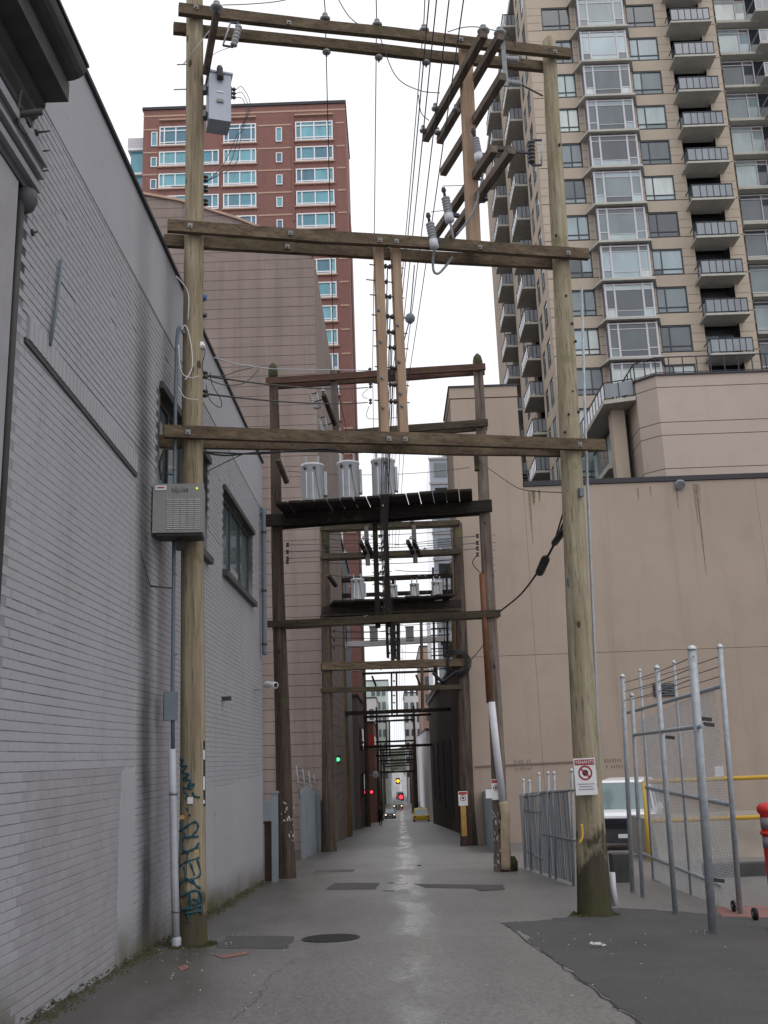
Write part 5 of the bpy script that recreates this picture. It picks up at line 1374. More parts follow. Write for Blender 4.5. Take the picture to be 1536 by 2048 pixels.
for px in (748, 820):
    p = P4(px, 1282, .3); tag(mb(M['cab']).box(p + Vector((-.25, -.2, 0)), p + Vector((.25, .2, .85))).box(p + Vector((-.28, -.23, .85)), p + Vector((.28, .23, .92))).build('deck_box'), 'square grey equipment box %s on the pale bridge across the lane' % ('left of centre' if px < 780 else 'right of centre'), 'box')
pb = empty('pipe_bridge', P4(790, 1285, -3), 'pale horizontal pipe bridge crossing the lane beyond the third frame', 'bridge')
mb(M['farwhite']).bar(P4(672, 1291, -2), P4(912, 1277, -2), .5, .36).build('duct', pb)
for px in (690, 790, 890): mb(M['galvdull']).bar(P4(px, 1291, -2), P4(px, 1277, -2), .55, .1, P4.d).build('hanger', pb)
P5, F5 = far_frame('fifth timber frame down the lane, plain with thin beams', (-2.75, 97), (4.15, 97.5), ((728, 1334), (872, 1328)), .22, 'pole_old',
    [(724, 1347, 872, 1342, .18), (727, 1434, 880, 1428, .22), (728, 1494, 882, 1489, .24)], [(783, 1347, 784, 1432), (793, 1347, 794, 1432)])
far_frame('sixth timber frame down the lane, near the walking person', (-2.3, 134), (2.6, 134.5), ((753, 1415), (827, 1412)), .22, 'pole_old',
    [(750, 1443, 829, 1439, .24), (752, 1484, 828, 1481, .24), (752, 1512, 828, 1508, .24)], [(772, 1440, 773, 1515), (779, 1440, 780, 1515)])
for i, (Y, xa, xb, ys) in enumerate(((150, -2.2, 2.6, (1500, 1522, 1545)), (180, -2.2, 2.8, (1506, 1528)), (215, -2.4, 3.0, (1512, 1533)))):
    pa_, pb_ = Vector((xa, Y)), Vector((xb, Y))
    def px_(x, Y): 
        r = CM.transposed() @ (Vector((x, Y, 0)) - EYE); return 768 + F * r.x / -r.z
    x0, x1 = px_(xa, Y), px_(xb, Y)
    far_frame('distant timber frame, number %s along the far lane' % ('seven', 'eight', 'nine')[i], (xa, Y), (xb, Y), ((x0, ys[0] - 10), (x1, ys[0] - 12)), .2, 'pole_old',
        [(x0 - 3, y, x1 + 3, y - 3, .26) for y in ys])

def mini_rack(e, Pn, x, y0, y1, n, s=.09):
    for i in range(n):
        spool(e, Pn(x, y0 + (y1 - y0) * i / (n - 1)), Pn.d, s, (.35, .35))
mini_rack(F4, P4, 781, 1170, 1306, 8)
for px in (700, 720, 850, 872): pin_insulator(F4, P4(px, 1153, .2), .11)
for px in (815, 838): pin_insulator(F4, P4(px, 1153, .2), .13)
mb(M['grey_wood']).bar(P4(842, 1225, .2), P4(845, 1420, .2), .16, .14, P4.d).build('post', F4)
for px in (745, 762, 838, 858): pin_insulator(F5, P5(px, 1340, .2), .1)
mini_rack(F5, P5, 788, 1362, 1420, 5, .1)
mb(M['beam_dark']).bar(P5(744, 1352, .8), P5(752, 1372, .1), .14, .14).build('crossarm', F5)
mb(M['beam_dark']).bar(P5(832, 1350, .8), P5(840, 1370, .1), .14, .14).build('crossarm', F5)
for i, (y, x0, x1) in enumerate(((1068, 656, 905), (1078, 656, 760), (1086, 745, 908), (1094, 656, 905), (1126, 658, 905), (1140, 790, 905), (1150, 658, 780), (1262, 662, 790), (1275, 662, 900), (1290, 662, 800), (1302, 780, 905))):
    mb(M['wire']).tube(arc(P3(x0, y, .1), P3(x1, y - 7 * (x1 - x0) / 260, .1), .1, 6), .014, 4).build('cross_wire', F3)
for i in range(7): spool(F3, P3(752 + i * 1.0, 1072 + i * 19, .2), P3.d, .07, (.2, .2))
for x, y in ((700, 1049), (770, 1046), (800, 1045), (870, 1043), (690, 1107), (850, 1101), (880, 1100)): pin_insulator(F3, P3(x, y, .2), .1)
for x in (866, 893): mb(M['beam_dark']).bar(P4(x, 1135, .5), P4(x + 3, 1352, .5), .12, .1, P4.d).build('ladder_rail', F4)
for i in range(12): mb(M['beam_dark']).bar(P4(862, 1190 + i * 13.5, .55), P4(898, 1188.5 + i * 13.5, .55), .06, .07).build('rung', F4)
for i, y in enumerate((1205, 1216, 1240, 1250, 1262)): mb(M['wire']).tube(arc(P4(690, y, .1), P4(905, y - 6, .1), .12, 6), .018, 4).build('cross_wire', F4)
for px, py in ((700, 1205), (704, 1232), (884, 1202), (888, 1230), (880, 1262)): spool(F4, P4(px, py, .1), U, .09)
for px in (690, 886): mb(M['cabdark']).tube([P4(px, 1150, .2), P4(px + 3, 1290, .2)], .03, 6).build('riser', F4)

# ================================================================== OVERHEAD WIRES
def wire(pts, r, label, mat='wire', sag=.0, group=None, name='overhead_wire'):
    path = []
    for a, b_ in zip(pts, pts[1:]): path += arc(a, b_, sag, 8)[:-1]
    o = mb(M[mat]).tube(path + [Vector(pts[-1])], r, 5).build(name); return tag(o, label, 'wire', group)
def back(p, Y=-4, dz=.2): return Vector((p.x, Y, p.z + dz))
iA, iB, iC = P1(650, 16, .2), P1(753, 28, .2), P1(848, 38, .2)
wire([back(iA), iA, P2(668, 742, .1), P3(735, 1046)], .009, 'leftmost line wire over the top beam of the nearest frame', sag=.12)
wire([back(iB), iB, P2(745, 742, .1), P3(750, 1046)], .009, 'line wire dropping straight down the middle of the white sky', sag=.12)
wire([back(iC), iC, P2(786, 744, .1), P3(770, 1046)], .009, 'line wire on the right insulator of the top beam', sag=.12)
for i, (xt, P_) in enumerate(((858, (789, 752)), (873, (795, 752)), (898, (806, 762)), (927, (815, 770)))):
    a = atY(xt, 0, 9.5); dirn = (P2(*P_) - a)
    wire([a - dirn * .7, a, P2(*P_), P3(778 + 6 * i, 1100)], .0085, ('first', 'second', 'third', 'fourth')[i] + ' of the slanting wires right of the top beam insulators, from the left', sag=.08)
b = P1(820, 637, -1.5); bl = mb(M['galvdull']).lathe(b + Vector((0, 0, .1)), (0, 0, -1), [(0, .01), (.03, .06), (.08, .09), (.14, .08), (.19, .03), (.2, .01)], 12)
tag(bl.build('wire_dampener'), 'small grey bulb hung on a wire right of the twin struts', 'insulator')
wire([P1(829, 530, -1.4), b, P1(806, 690, -1.3)], .01, 'short wire carrying the grey bulb right of the twin struts')
# slack jumpers on the right-hand arms
wire(curve([iB + Vector((.02, 0, -.35)), P1(790, 150, .1), P1(836, 180, .1), P1(880, 186, .15)]), .008, 'thin slack jumper from the middle wire to the crossarm insulator', sag=0)
wire(curve([P1(837, 190, .1), P1(842, 225, .1), P1(858, 241, .15)]), .008, 'thin slack jumper to the lower crossarm insulator', sag=0)
wire(curve([P1(895, 64, .3), P1(925, 55, .4), P1(955, 54, .6), P1(985, 60, .6), P1(1016, 66, .5), P1(1032, 95, .4)]), .008, 'thin jumper arching over the two arm insulators', sag=0)
wire(curve([P1(445, 10, .6), P1(500, 8, .5), P1(560, 2, .4), P1(620, -14, .4)]), .007, 'thin jumper arching from the brace arm insulator', sag=0)
wire(curve([P1(672, -10, .3), P1(700, 35, .25), P1(740, 62, .2), P1(756, 66, .2)]), .008, 'thin wire hanging across the top beam left of centre', sag=0)
for i, (py, qx, qy) in enumerate(((391, 857, 424), (413, 852, 424))): pass
wire([P1(862, 424, .25), P1(888, 421, .2)], .006, 'short lead at the lowest cable terminator', sag=0)
wire([P1(885, 372, .25), P1(928, 371, .15)], .006, 'short lead at the middle cable terminator', sag=0)
# twisted spans from the left pole to the second frame
wire([P1(412, 752), P2(735, 775, .15)], .014, 'upper dark span wire from the left pale pole to the second frame', 'black', sag=.1)
wire([P1(412, 788), P2(735, 805, .15)], .014, 'lower dark span wire from the left pale pole to the second frame', 'black', sag=.08)
wire([P1(428, 715, -1), P1(470, 728, -3), P2(545, 738, .3), P2(738, 741, .2)], .012, 'pale bare wire above the second frame top beam', 'galv', sag=0)
for pts, lab in (([(415, 750), (445, 752), (475, 742), (505, 735)], 'upper'), ([(415, 758), (450, 770), (490, 765), (518, 738)], 'lower')):
    wire(curve([P1(x, y, -.5 - i * .6) for i, (x, y) in enumerate(pts)]), .008, lab + ' slack loop beside the left pale pole', 'black', sag=0)
wire(curve([P2(738, 812, .2), P2(733, 832, .2), P2(745, 838, .2), P2(795, 835, .1)]), .008, 'slack loop below the rack insulators of the second frame', sag=0)
wire(curve([P2(738, 776, .2), P2(724, 790, .2), P2(735, 798, .2)]), .008, 'short slack loop between two rack insulators', sag=0)
wire(curve([P1(322, 960, .15), P1(320, 925, .15), P1(330, 900, .15), P1(348, 898, .1)]), .016, 'black cable loop left of the pale pole above the cabinet', 'black', sag=0)
wire(curve([P1(322, 945, .1), P1(345, 950, .1)]), .01, 'short black cable stub behind the cabinet', 'black', sag=0)
for j, dy in enumerate((0, 5)):
    wire(curve([P1(397, 903, .05), P1(450, 911 - dy, -.1), P1(520, 905 + dy * .5, -.1), P1(640, 903 - dy, -.15), P1(700, 905, -.15), P1(760, 903, -.1)]), .013, ('upper', 'lower')[j] + ' black cable slung under the bottom beam of the nearest frame', 'black', sag=0)
wire(curve([P1(400, 950, .0), P1(440, 930, -.1), P1(490, 906, -.2)]), .007, 'thin cable rising from behind the cabinet to the bottom beam', 'black', sag=0)
# spool wires along the rack
for i, p in enumerate(F1sp[:8]):
    t = F2sp[i]; u_ = F3sp[min(i, 5)]
    wire([p, t, u_], .009, 'line wire strung along the spool rack from frame to frame', 'wire', sag=.1, group='wires strung along the spool racks')
for i in range(5):
    wire([F3sp[i], P4(775 + 3 * i, 1190 + 22 * i), Vector((.2 + .3 * i, 97, 10 + i * .5)), Vector((.3 * i, 150, 3))], .014, 'line wire strung on down the far lane past the third frame', 'wire', sag=.15, group='wires down the far lane')
# side service wires on the second and third frames
for i, y in enumerate((1098, 1112, 1125)):
    wire([P2(575, y - 8, .1), P2(655, y - 10 - i, -4), P2(745, y - 12, -.1)], .009, ('top', 'middle', 'bottom')[i] + ' side wire from the left pole of the second frame', 'wire', sag=0)
for i, y in enumerate((1072, 1086, 1097)):
    wire([P2(955, y, .1), P2(930, y + 2, -2), P2(790, y + 18, -6)], .009, ('top', 'middle', 'bottom')[i] + ' side wire to the right pole of the second frame', 'wire', sag=0)
wire(curve([P2(955, 1109, .1), P2(945, 1125, .1), P2(955, 1140, .1), P2(963, 1147, .15)]), .011, 'drop cable into the rust guard on the second frame', 'black', sag=0)
wire([P2(575, 1012 - 70), P2(940, 930 + 5)], .008, 'thin wire stretched behind the transformer tops', 'wire', sag=.15)
wire([P2(978, 1290 - 15, .1), P3(912, 1345, .3)], .012, 'black cable from the second frame down to the coil', 'black', sag=.1)
wire(curve([P2(955, 920), P1(1010, 960, -4), P1(1050, 980, -2), P1(1130, 985, -.1)]), .008, 'thin cable sagging across the tan wall to the right pale pole', 'black', sag=0)
# lashed black cable with splice cases
sp_ = empty('splice_cable', P1(1135, 1030, .1), 'thick black cable with two splice cases slanting to the second frame', 'cable')
pA, pB = P1(1138, 1020, .1), P2(1001, 1222, .2)
mb(M['black']).tube(curve([pA, P1(1105, 1095, -1), P1(1075, 1145, -2.2), P2(1040, 1190, 2.5), pB]), .02, 7).build('cable', sp_)
mb(M['black']).tube(curve([P1(1136, 980, .1), P1(1125, 1030, -.3), P1(1105, 1095, -1)]), .015, 6).build('cable', sp_)
for a, b_, r_ in (((1128, 1060, -.3), (1106, 1090, -1), .055), ((1094, 1112, -1.5), (1077, 1150, -2.2), .075)):
    q0, q1 = P1(*a), P1(*b_); L = (q1 - q0).length
    mb(M['black']).lathe(q0, q1 - q0, [(0, .02), (L * .15, r_), (L * .85, r_), (L, .02)], 10).build('splice_case', sp_)

# ================================================================== PARKING LOT, FENCES, GATE
def post(e, base, top, r, name='post', cap=True, mat='galv'):
    b = mb(M[mat]).tube([Vector(base) - Vector((0, 0, .05)), top], r, 10)
    if cap: b.use(M['ltrail']).lathe(top, U, [(0, r * 1.15), (.02, r * 1.15), (.05, r * .7), (.06, r * .1)], 10)
    return b.build(name, e)
def chain_link(e, p0, p1, z0a, z0b, h, step=.075, r=.003, name='chain_link'):
    """woven diagonals clipped to the panel"""
    p0, p1 = Vector((p0[0], p0[1], 0)), Vector((p1[0], p1[1], 0)); L = (p1 - p0).length; b = mb(M['ltrail']); n = int((L + h) / step)
    for s in (1, -1):
        for i in range(n):
            a = i * step - h
            u0, u1 = max(0, a), min(L, a + h)
            if u1 - u0 < .02: continue
            v0, v1 = u0 - a, u1 - a
            if s < 0: v0, v1 = h - v0, h - v1
            q0 = p0.lerp(p1, u0 / L) + U * (z0a + (z0b - z0a) * u0 / L + v0); q1 = p0.lerp(p1, u1 / L) + U * (z0a + (z0b - z0a) * u1 / L + v1)
            b.tube([q0, q1], r, 3, False)
    return tag(b.build(name, e), kind='stuff')
gA, gB = ground(1426, 1866), ground(1265, 1784); PG = Plane(gB, gA)
pm_ = ground(1350, 1819)
fx = empty('chain_link_fence', gA, 'tall galvanised chain link fence with barbed wire beside the right pale pole', 'fence')
def fp(px, py): return PG(px, py)
zt6, zt1 = fp(1384, 1298).z, fp(1244, 1352).z
t6 = Vector((gA.x, gA.y, zt6)); t1_ = Vector((gB.x, gB.y, fp(1247, 1353).z)); 
tm = fp(1350, 1819); 
post(fx, gA, fp(1384, 1300), .05); post(fx, gB, fp(1245, 1355), .038); post(fx, Vector((tm.x, tm.y, zg(tm.y))), fp(1314, 1338), .036)
post(fx, fp(1285, 1795), fp(1264, 1393), .032)
mb(M['galv']).tube([fp(1268, 1470), fp(1405, 1452)], .026, 8).build('rail', fx)
for i in range(3):
    a = fp(1248, 1365 + 18 * i); c_ = fp(1388, 1312 + 22 * i); pts = arc(a, c_, .03, 8); mb(M['wire']).tube(pts, .006, 4).build('barbed_wire', fx)
# rolling gate leaf parked behind it
gq = ground(1480, 1828); PQ = Plane((gq.x + (gB.x - gA.x), gq.y + (gB.y - gA.y)), (gq.x, gq.y))
gt = empty('rolling_gate', (gq.x, gq.y, zg(gq.y)), 'galvanised rolling gate leaf with wheels in the parking lot entrance', 'gate')
V3 = [(PQ(1280, 1343), PQ(1307, 1760)), (PQ(1348, 1327), PQ(1383, 1798)), (PQ(1440, 1296), PQ(1480, 1826))]
for (t_, b_), r_ in zip(V3, (.026, .024, .036)): post(gt, b_, t_, r_, 'upright')
for a, c_, r_ in (((1250, 1427), (1443, 1372), .032), ((1292, 1575), (1465, 1610), .032), ((1280, 1705), (1445, 1772), .03), ((1307, 1760), (1500, 1852), .036)):
    mb(M['galv']).tube([PQ(*a), PQ(*c_)], r_, 8).build('rail', gt)
chain_link(gt, V3[0][1], V3[2][1], V3[0][1].z, V3[2][1].z, V3[2][0].z - V3[2][1].z - .5)
for i in range(3): mb(M['wire']).tube(arc(PQ(1282, 1360 + 18 * i), PQ(1442, 1312 + 20 * i), .02, 6), .006, 4).build('barbed_wire', gt)
for px in (1472, 1512):
    q = PQ(px, 1846); q.z = zg(q.y) + .075
    w_ = mb(M['tyre']).lathe(q + Vector((-.03, 0, 0)), (1, 0, 0), [(0, .06), (.01, .075), (.05, .075), (.06, .05)], 14).build('wheel', gt)
    mb(M['galvdull']).lathe(q + Vector((-.035, 0, 0)), (1, 0, 0), [(0, .03), (.07, .03)], 8).build('hub', w_)
for px, py in ((1403, 1437), (1408, 1448), (1332, 1474), (1428, 1760)):
    q = PQ(px, py, .2); mb(M['cabdark']).bar(q, q + Vector((.14, .02, -.02)), .05, .05).build('latch', gt)
bp = mb(M['black']).tube(curve([PQ(1502, 1848, -.05), PQ(1520, 1858, -.1), Vector((4.9, 12.3, zg(12.3) + .08)), Vector((5.8, 12.0, zg(12) + .06))]), .06, 10)
tag(bp.build('black_hose'), 'thick black hose on the ground by the gate wheels', 'hose')
# low fence of the lot, slatted mesh panels
fa, fb = ground(1150, 1773), ground(1048, 1736); PF2 = Plane(fb, fa)
lf = empty('lot_fence', fb, 'grey slatted mesh fence between the right pale pole and the cable guard', 'fence')
def pf(px, py): return PF2(px, py)
for px, pt, pb_ in ((1047, 1562, 1736), (1059, 1564, 1741), (1078, 1550, 1747), (1096, 1548, 1754), (1108, 1548, 1758), (1143, 1543, 1772)):
    a = pf(px + 4, pb_); a.z = zg(a.y); post(lf, a, pf(px, pt), .03, 'post')
for a, c_ in (((1045, 1594), (1082, 1589)), ((1082, 1586), (1153, 1580)), ((1049, 1622), (1082, 1624)), ((1085, 1668), (1156, 1682)), ((1051, 1700), (1085, 1718))):
    mb(M['galvdull']).tube([pf(*a), pf(*c_)], .025, 6).build('rail', lf)
sb = mb(M['sheet']); n = 74
for i in range(n):
    t = i / n; q = fb.lerp(fa, t); q1 = fb.lerp(fa, t + .75 / n); zt_ = pf(1049 + 103 * t, 1592 - 10 * t).z; z0 = zg(q.y) + .05
    x = random.uniform(-.01, .01)
    sb.add([(q.x + x, q.y, z0), (q1.x + x, q1.y, z0), (q1.x + x, q1.y, zt_), (q.x + x, q.y, zt_), (q.x + x + .006, q.y, z0), (q1.x + x + .006, q1.y, z0), (q1.x + x + .006, q1.y, zt_), (q.x + x + .006, q.y, zt_)],
           [(0, 1, 2, 3), (4, 7, 6, 5), (0, 3, 7, 4), (1, 5, 6, 2), (3, 2, 6, 7)])
tag(sb.build('slats', lf), kind='stuff')
# sheet fence farther on, right side
s0, s1_ = ground(966, 1684), ground(990, 1706)
rf = empty('sheet_fence', s0, 'short grey sheet fence behind the right pole of the second frame', 'fence')
for i in range(6):
    a = Vector(s0).lerp(Vector(s1_), i / 6); c_ = Vector(s0).lerp(Vector(s1_), (i + .97) / 6); h = atY(968, 1585, s0.y).z - zg(s0.y)
    mb(M['sheet']).hexa([(a.x, a.y, zg(a.y)), (a.x + .03, a.y, zg(a.y)), (c_.x + .03, c_.y, zg(c_.y)), (c_.x, c_.y, zg(c_.y)), (a.x, a.y, zg(a.y) + h), (a.x + .03, a.y, zg(a.y) + h), (c_.x + .03, c_.y, zg(c_.y) + h), (c_.x, c_.y, zg(c_.y) + h)]).build('sheet', rf)
c = atY(982, 1590, s1_.y - .3); tag(mb(M['signw']).box(c + Vector((-.17, -.03, -.1)), c + Vector((.1, 0, .18))).build('blank_notice'), 'small pale notice on the short grey sheet fence', 'sign')
# left yard: blue-grey sheet fence with barbed wire, rusty stump
s0, s1_ = ground(592, 1720), ground(646, 1690)
lfz = empty('yard_fence', s0, 'blue-grey sheet metal fence with barbed wire in the left yard', 'fence')
npn = 9; xl0 = -3.12
ya, yb = s0.y, s1_.y
for i in range(npn):
    y0, y1 = ya + (yb - ya) * i / npn, ya + (yb - ya) * (i + .98) / npn; zt_ = zg(y0) + 2.15 + (.15 if i in (1, 2) else 0)
    x = xl0 - .03 * (i % 2)
    mb(M['sheet']).box((x - .04, y0, zg(y1) - .1), (x, y1, zt_)).build('sheet', lfz)
mb(plain('green_door', (42, 66, 62), .6)).box((xl0 + .002, ya + (yb - ya) * .62, zg(yb)), (xl0 + .04, ya + (yb - ya) * .68, zg(yb) + 2.2)).build('door_edge', lfz)
mb(M['sheet']).box((-9, ya - .9, zg(ya) - .2), (xl0 - .2, ya - .8, zg(ya) + 1.9)).build('return_panel', lfz)
for j in range(3): mb(M['wire']).tube(arc((xl0 - .15, ya, zg(ya) + 2.4 + j * .18), (xl0 - .15, yb, zg(yb) + 2.4 + j * .18), .05, 8), .012, 4).build('barbed_wire', lfz)
for i in range(7):
    y = ya + (yb - ya) * i / 6; mb(M['galvdull']).tube([(xl0 - .05, y, zg(y) + 1.9), (xl0 - .15, y, zg(y) + 2.95)], .025, 6).build('post', lfz)
q = ground(541, 1762)
tag(mb(M['rust']).box(q + Vector((-.12, -.1, -.1)), q + Vector((.1, .1, 1.25))).box(q + Vector((-.14, -.12, 1.25)), q + Vector((.12, .12, 1.3))).build('rusty_bollard'), 'square rusty bollard at the far corner of the grey building', 'bollard')
q = ground(551, 1764); tag(mb(M['sheet']).box(q + Vector((-.08, 0, -.1)), q + Vector((.06, .12, 1.9))).box(q + Vector((-.1, -.02, 1.9)), q + Vector((.08, .14, 1.95))).build('fence_post'), 'pale square fence post beside the rusty bollard', 'post')
# concrete retaining wall with yellow rails
pe = ground(1300, 1722); YW = pe.y
cw_ = empty('retaining_wall', (pe.x + 3, YW, zg(YW)), 'low concrete retaining wall at the back of the parking lot', 'wall')
zw = atY(1420, 1640, YW).z; zlow = atY(1470, 1722, YW).z
mb(M['concrete']).hexa([(pe.x + .25, YW, zlow), (40, YW, zlow), (40, YW + 3, zlow), (pe.x + .25, YW + 3, zlow), (pe.x + .25, YW + .5, zw), (40, YW + .5, zw), (40, YW + 3, zw), (pe.x + .25, YW + 3, zw)]).build('wall_face', cw_)
mb(M['cabdark']).box((pe.x + 1.3, YW + .02, zg(YW) - .1), (40, YW + .4, zlow)).build('wall_foot', cw_)
kb0, kb1 = ground(1415, 1756), ground(1536, 1752)
kk = mb(M['charcoal']).box((kb0.x, kb0.y, zg(kb0.y) - .1), (kb1.x + 14, kb0.y + .3, zg(kb0.y) + .24)); tag(kk.build('kerb'), kind='structure')
yr = empty('yellow_railing', (pe.x, YW, zg(YW)), 'yellow two-rail barrier on the retaining wall of the parking lot', 'railing')
a0_, a1_ = atY(1288, 1564, YW - .05), atY(1536, 1554, YW - .05); c0_, c1_ = atY(1297, 1643, YW - .05), atY(1536, 1633, YW - .05)
dx = (a1_ - a0_).normalized()
mb(M['yellow']).tube([a0_, a1_ + dx * 20], .055, 10).build('rail', yr); mb(M['yellow']).tube([c0_, c1_ + dx * 20], .055, 10).build('rail', yr)
mb(M['yellow']).tube([Vector((pe.x, YW - .05, zg(YW) - .05)), atY(1289, 1562, YW - .05)], .07, 10).build('post', yr)
for i in range(1, 5): 
    q = a0_ + Vector((5.5 * i, 0, 0)); mb(M['yellow']).tube([Vector((q.x, YW + .3, zw - .05)), Vector((q.x, YW, a0_.z))], .05, 8).build('post', yr)
q = ground(1246, 1765)
tag(mb(M['charcoal']).box(q + Vector((-.15, 0, -.05)), q + Vector((.18, .4, .5))).build('concrete_block'), 'dark concrete block behind the foot of the right pale pole', 'block')
# red delineator post at the right edge
q = ground(1536, 1862) + Vector((.17, 0, 0)); dl = empty('delineator_post', q, 'red plastic delineator post with two reflective bands at the gate', 'delineator')
mb(M['red_plastic']).lathe(q, U, [(.0, .16), (.05, .16), (.08, .12), (.1, .105), (1.3, .1), (1.34, .13), (1.38, .13), (1.42, .1), (1.44, .03)], 18).build('body', dl)
for z0 in (.92, 1.14): mb(M['reflect']).lathe(q + U * z0, U, [(0, .106), (.13, .105)], 18).build('reflective_band', dl)
mb(M['red_plastic']).lathe(q + U * 1.07, U, [(0, .12), (.04, .12)], 18).build('collar', dl)

# ------------------------------------------------------------------ vehicles
def car(name, label, cat, p, rot, w_, L, h, mat, suv=False, tail=False, lamps=True, dark_front=False, taxi=False):
    """front looks along local -y"""
    e = empty(name, p, label, cat); e.rotation_euler = (0, 0, rot); O = ORG[e.name]
    X = lambda pts: [O + Vector(q) for q in pts]
    hw = w_ / 2; belt = h * (.58 if suv else .56); hood = h * (.56 if suv else .52); gl0 = -L / 2
    yw0 = gl0 + L * (.2 if suv else .27); yr0 = gl0 + L * (.28 if suv else .4); yr1 = L / 2 - L * (.03 if suv else .24); yw1 = L / 2 - (.02 if suv else L * .1)
    sill = .28
    prof = [(gl0 + .02, sill), (gl0, .55 * hood), (gl0 + .06, hood - .1), (gl0 + .2, hood), (yw0, belt), (yw1, belt), (L / 2 - .05, belt - .05), (L / 2, belt * .6), (L / 2 - .02, sill)]
    b = mb(mat)
    n = len(prof); rings = [(-hw, .0), (-hw + .07, 1.), (hw - .07, 1.), (hw, .0)]
    vs = []
    for i, (x, k) in enumerate(((-hw, -.05), (-hw + .1, 0), (hw - .1, 0), (hw, -.05))):
        for (y, z) in prof: vs.append(O + Vector((x, y * (1 - .015 * (k < 0)), z + (k if z > .5 else 0))))
    fs = [tuple(range(n)), tuple(range(3 * n, 4 * n))[::-1]]
    for i in range(3):
        for j in range(n): fs.append((i * n + j, i * n + (j + 1) % n, (i + 1) * n + (j + 1) % n, (i + 1) * n + j))
    b.add(vs, fs).build('body', e)
    # cabin: roof on pillars with glass between
    g0 = hw - .08; g1 = hw - .2
    mb(mat).hexa(X([(-g1, yr0, h - .07), (g1, yr0, h - .07), (g1, yr1, h - .07), (-g1, yr1, h - .07), (-g1 + .08, yr0 + .12, h), (g1 - .08, yr0 + .12, h), (g1 - .08, yr1 - .12, h), (-g1 + .08, yr1 - .12, h)])).build('roof', e)
    mb(M['carglass']).add(X([(-g0 + .06, yw0 + .02, belt), (g0 - .06, yw0 + .02, belt), (g1 - .03, yr0 + .01, h - .07), (-g1 + .03, yr0 + .01, h - .07)]), [(0, 1, 2, 3)]).build('windscreen', e)
    mb(M['carglass']).add(X([(-g0 + .06, yw1 - .02, belt), (g0 - .06, yw1 - .02, belt), (g1 - .03, yr1 - .01, h - .07), (-g1 + .03, yr1 - .01, h - .07)]), [(0, 1, 2, 3)]).build('rear_window', e)
    for s in (-1, 1):
        mb(M['carglass']).add(X([(s * (g0 - .01), yw0 + .1, belt), (s * (g0 - .01), yw1 - .1, belt), (s * (g1 - .01), yr1 - .05, h - .08), (s * (g1 - .01), yr0 + .05, h - .08)]), [(0, 1, 2, 3)]).build('side_window', e)
        for (ya_, yb_) in ((yw0, yr0), (yw1, yr1), ((yw0 + yw1) / 2, (yr0 + yr1) / 2)):
            mb(mat).bar(O + Vector((s * g0, ya_, belt - .02)), O + Vector((s * g1, yb_, h - .06)), .06, .06).build('pillar', e)
        mb(mat).bar(O + Vector((s * (hw + .05), yw0 + .15, belt + .08)), O + Vector((s * (hw + .2), yw0 + .15, belt + .1)), .1, .18 if suv else .1).build('mirror', e)
        for yy in (gl0 + L * .19, L / 2 - L * .2):
            wo = mb(M['tyre']).lathe(O + Vector((s * (hw - .2), yy, .33)), (s, 0, 0), [(0, .2), (.01, .33), (.19, .33), (.21, .24)], 16).build('wheel', e)
            mb(M['galvdull']).lathe(O + Vector((s * (hw + .0), yy, .33)), (s, 0, 0), [(0, .2), (.02, .18), (.025, .05)], 12).build('rim', wo)
        yl = gl0 - .02
        mb(M['headlamp'] if lamps else M['ltrail']).bar(O + Vector((s * (hw - .34), yl + .03, hood * .74)), O + Vector((s * (hw - .1), yl + .05, hood * .74)), .05, .14).build('headlight', e)
        mb(M['redlamp'] if tail else M['signr']).bar(O + Vector((s * (hw - .28), L / 2 + .005, belt * .78)), O + Vector((s * (hw - .08), L / 2 - .01, belt * .78)), .05, .16).build('tail_light', e)
    gm = M['cargrille']
    mb(gm).bar(O + Vector((-hw + .36, gl0 - .01, hood * .72)), O + Vector((hw - .36, gl0 - .01, hood * .72)), .05, .26 if suv else .12).build('grille', e)
    mb(gm if dark_front else mat).bar(O + Vector((-hw - .01, gl0 - .03, .45)), O + Vector((hw + .01, gl0 - .03, .45)), .14, .34 if dark_front else .2).build('bumper', e)
    mb(mat).bar(O + Vector((-hw - .01, L / 2 + .02, .45)), O + Vector((hw + .01, L / 2 + .02, .45)), .14, .2).build('bumper', e)
    mb(M['signw']).bar(O + Vector((-.17, gl0 - .11, .5)), O + Vector((.17, gl0 - .11, .5)), .01, .12).build('number_plate', e)
    if dark_front: mb(gm).hexa(X([(-hw + .02, gl0 - .035, .3), (hw - .02, gl0 - .035, .3), (hw - .02, gl0 + .1, .3), (-hw + .02, gl0 + .1, .3), (-hw + .06, gl0 - .035, hood * .86), (hw - .06, gl0 - .035, hood * .86), (hw - .06, gl0 + .1, hood * .86), (-hw + .06, gl0 + .1, hood * .86)])).build('front_mask', e)
    if suv:
        for i in range(4): mb(M['cardark']).bar(O + Vector((-hw + .38, gl0 - .05, hood * .63 + i * .055)), O + Vector((hw - .38, gl0 - .05, hood * .63 + i * .055)), .02, .02).build('grille_bar', e)
    if taxi:
        mb(M['signw']).hexa(X([(-.3, -.1, h), (.3, -.1, h), (.3, .15, h), (-.3, .15, h), (-.25, -.05, h + .16), (.25, -.05, h + .16), (.25, .1, h + .16), (-.25, .1, h + .16)])).build('roof_sign', e)
    return e
vb = ground(1277, 1700); vy = vb.y + 1.2
car('parked_van', 'white van with dark grille parked nose-on behind the lot fence', 'van', (vb.x + .35, vb.y + 2.5, zg(vb.y + 2.5) + .05), R(-17), 2.0, 4.9, 2.12, M['carwhite'], True, lamps=False, dark_front=True)
ty = 120.0
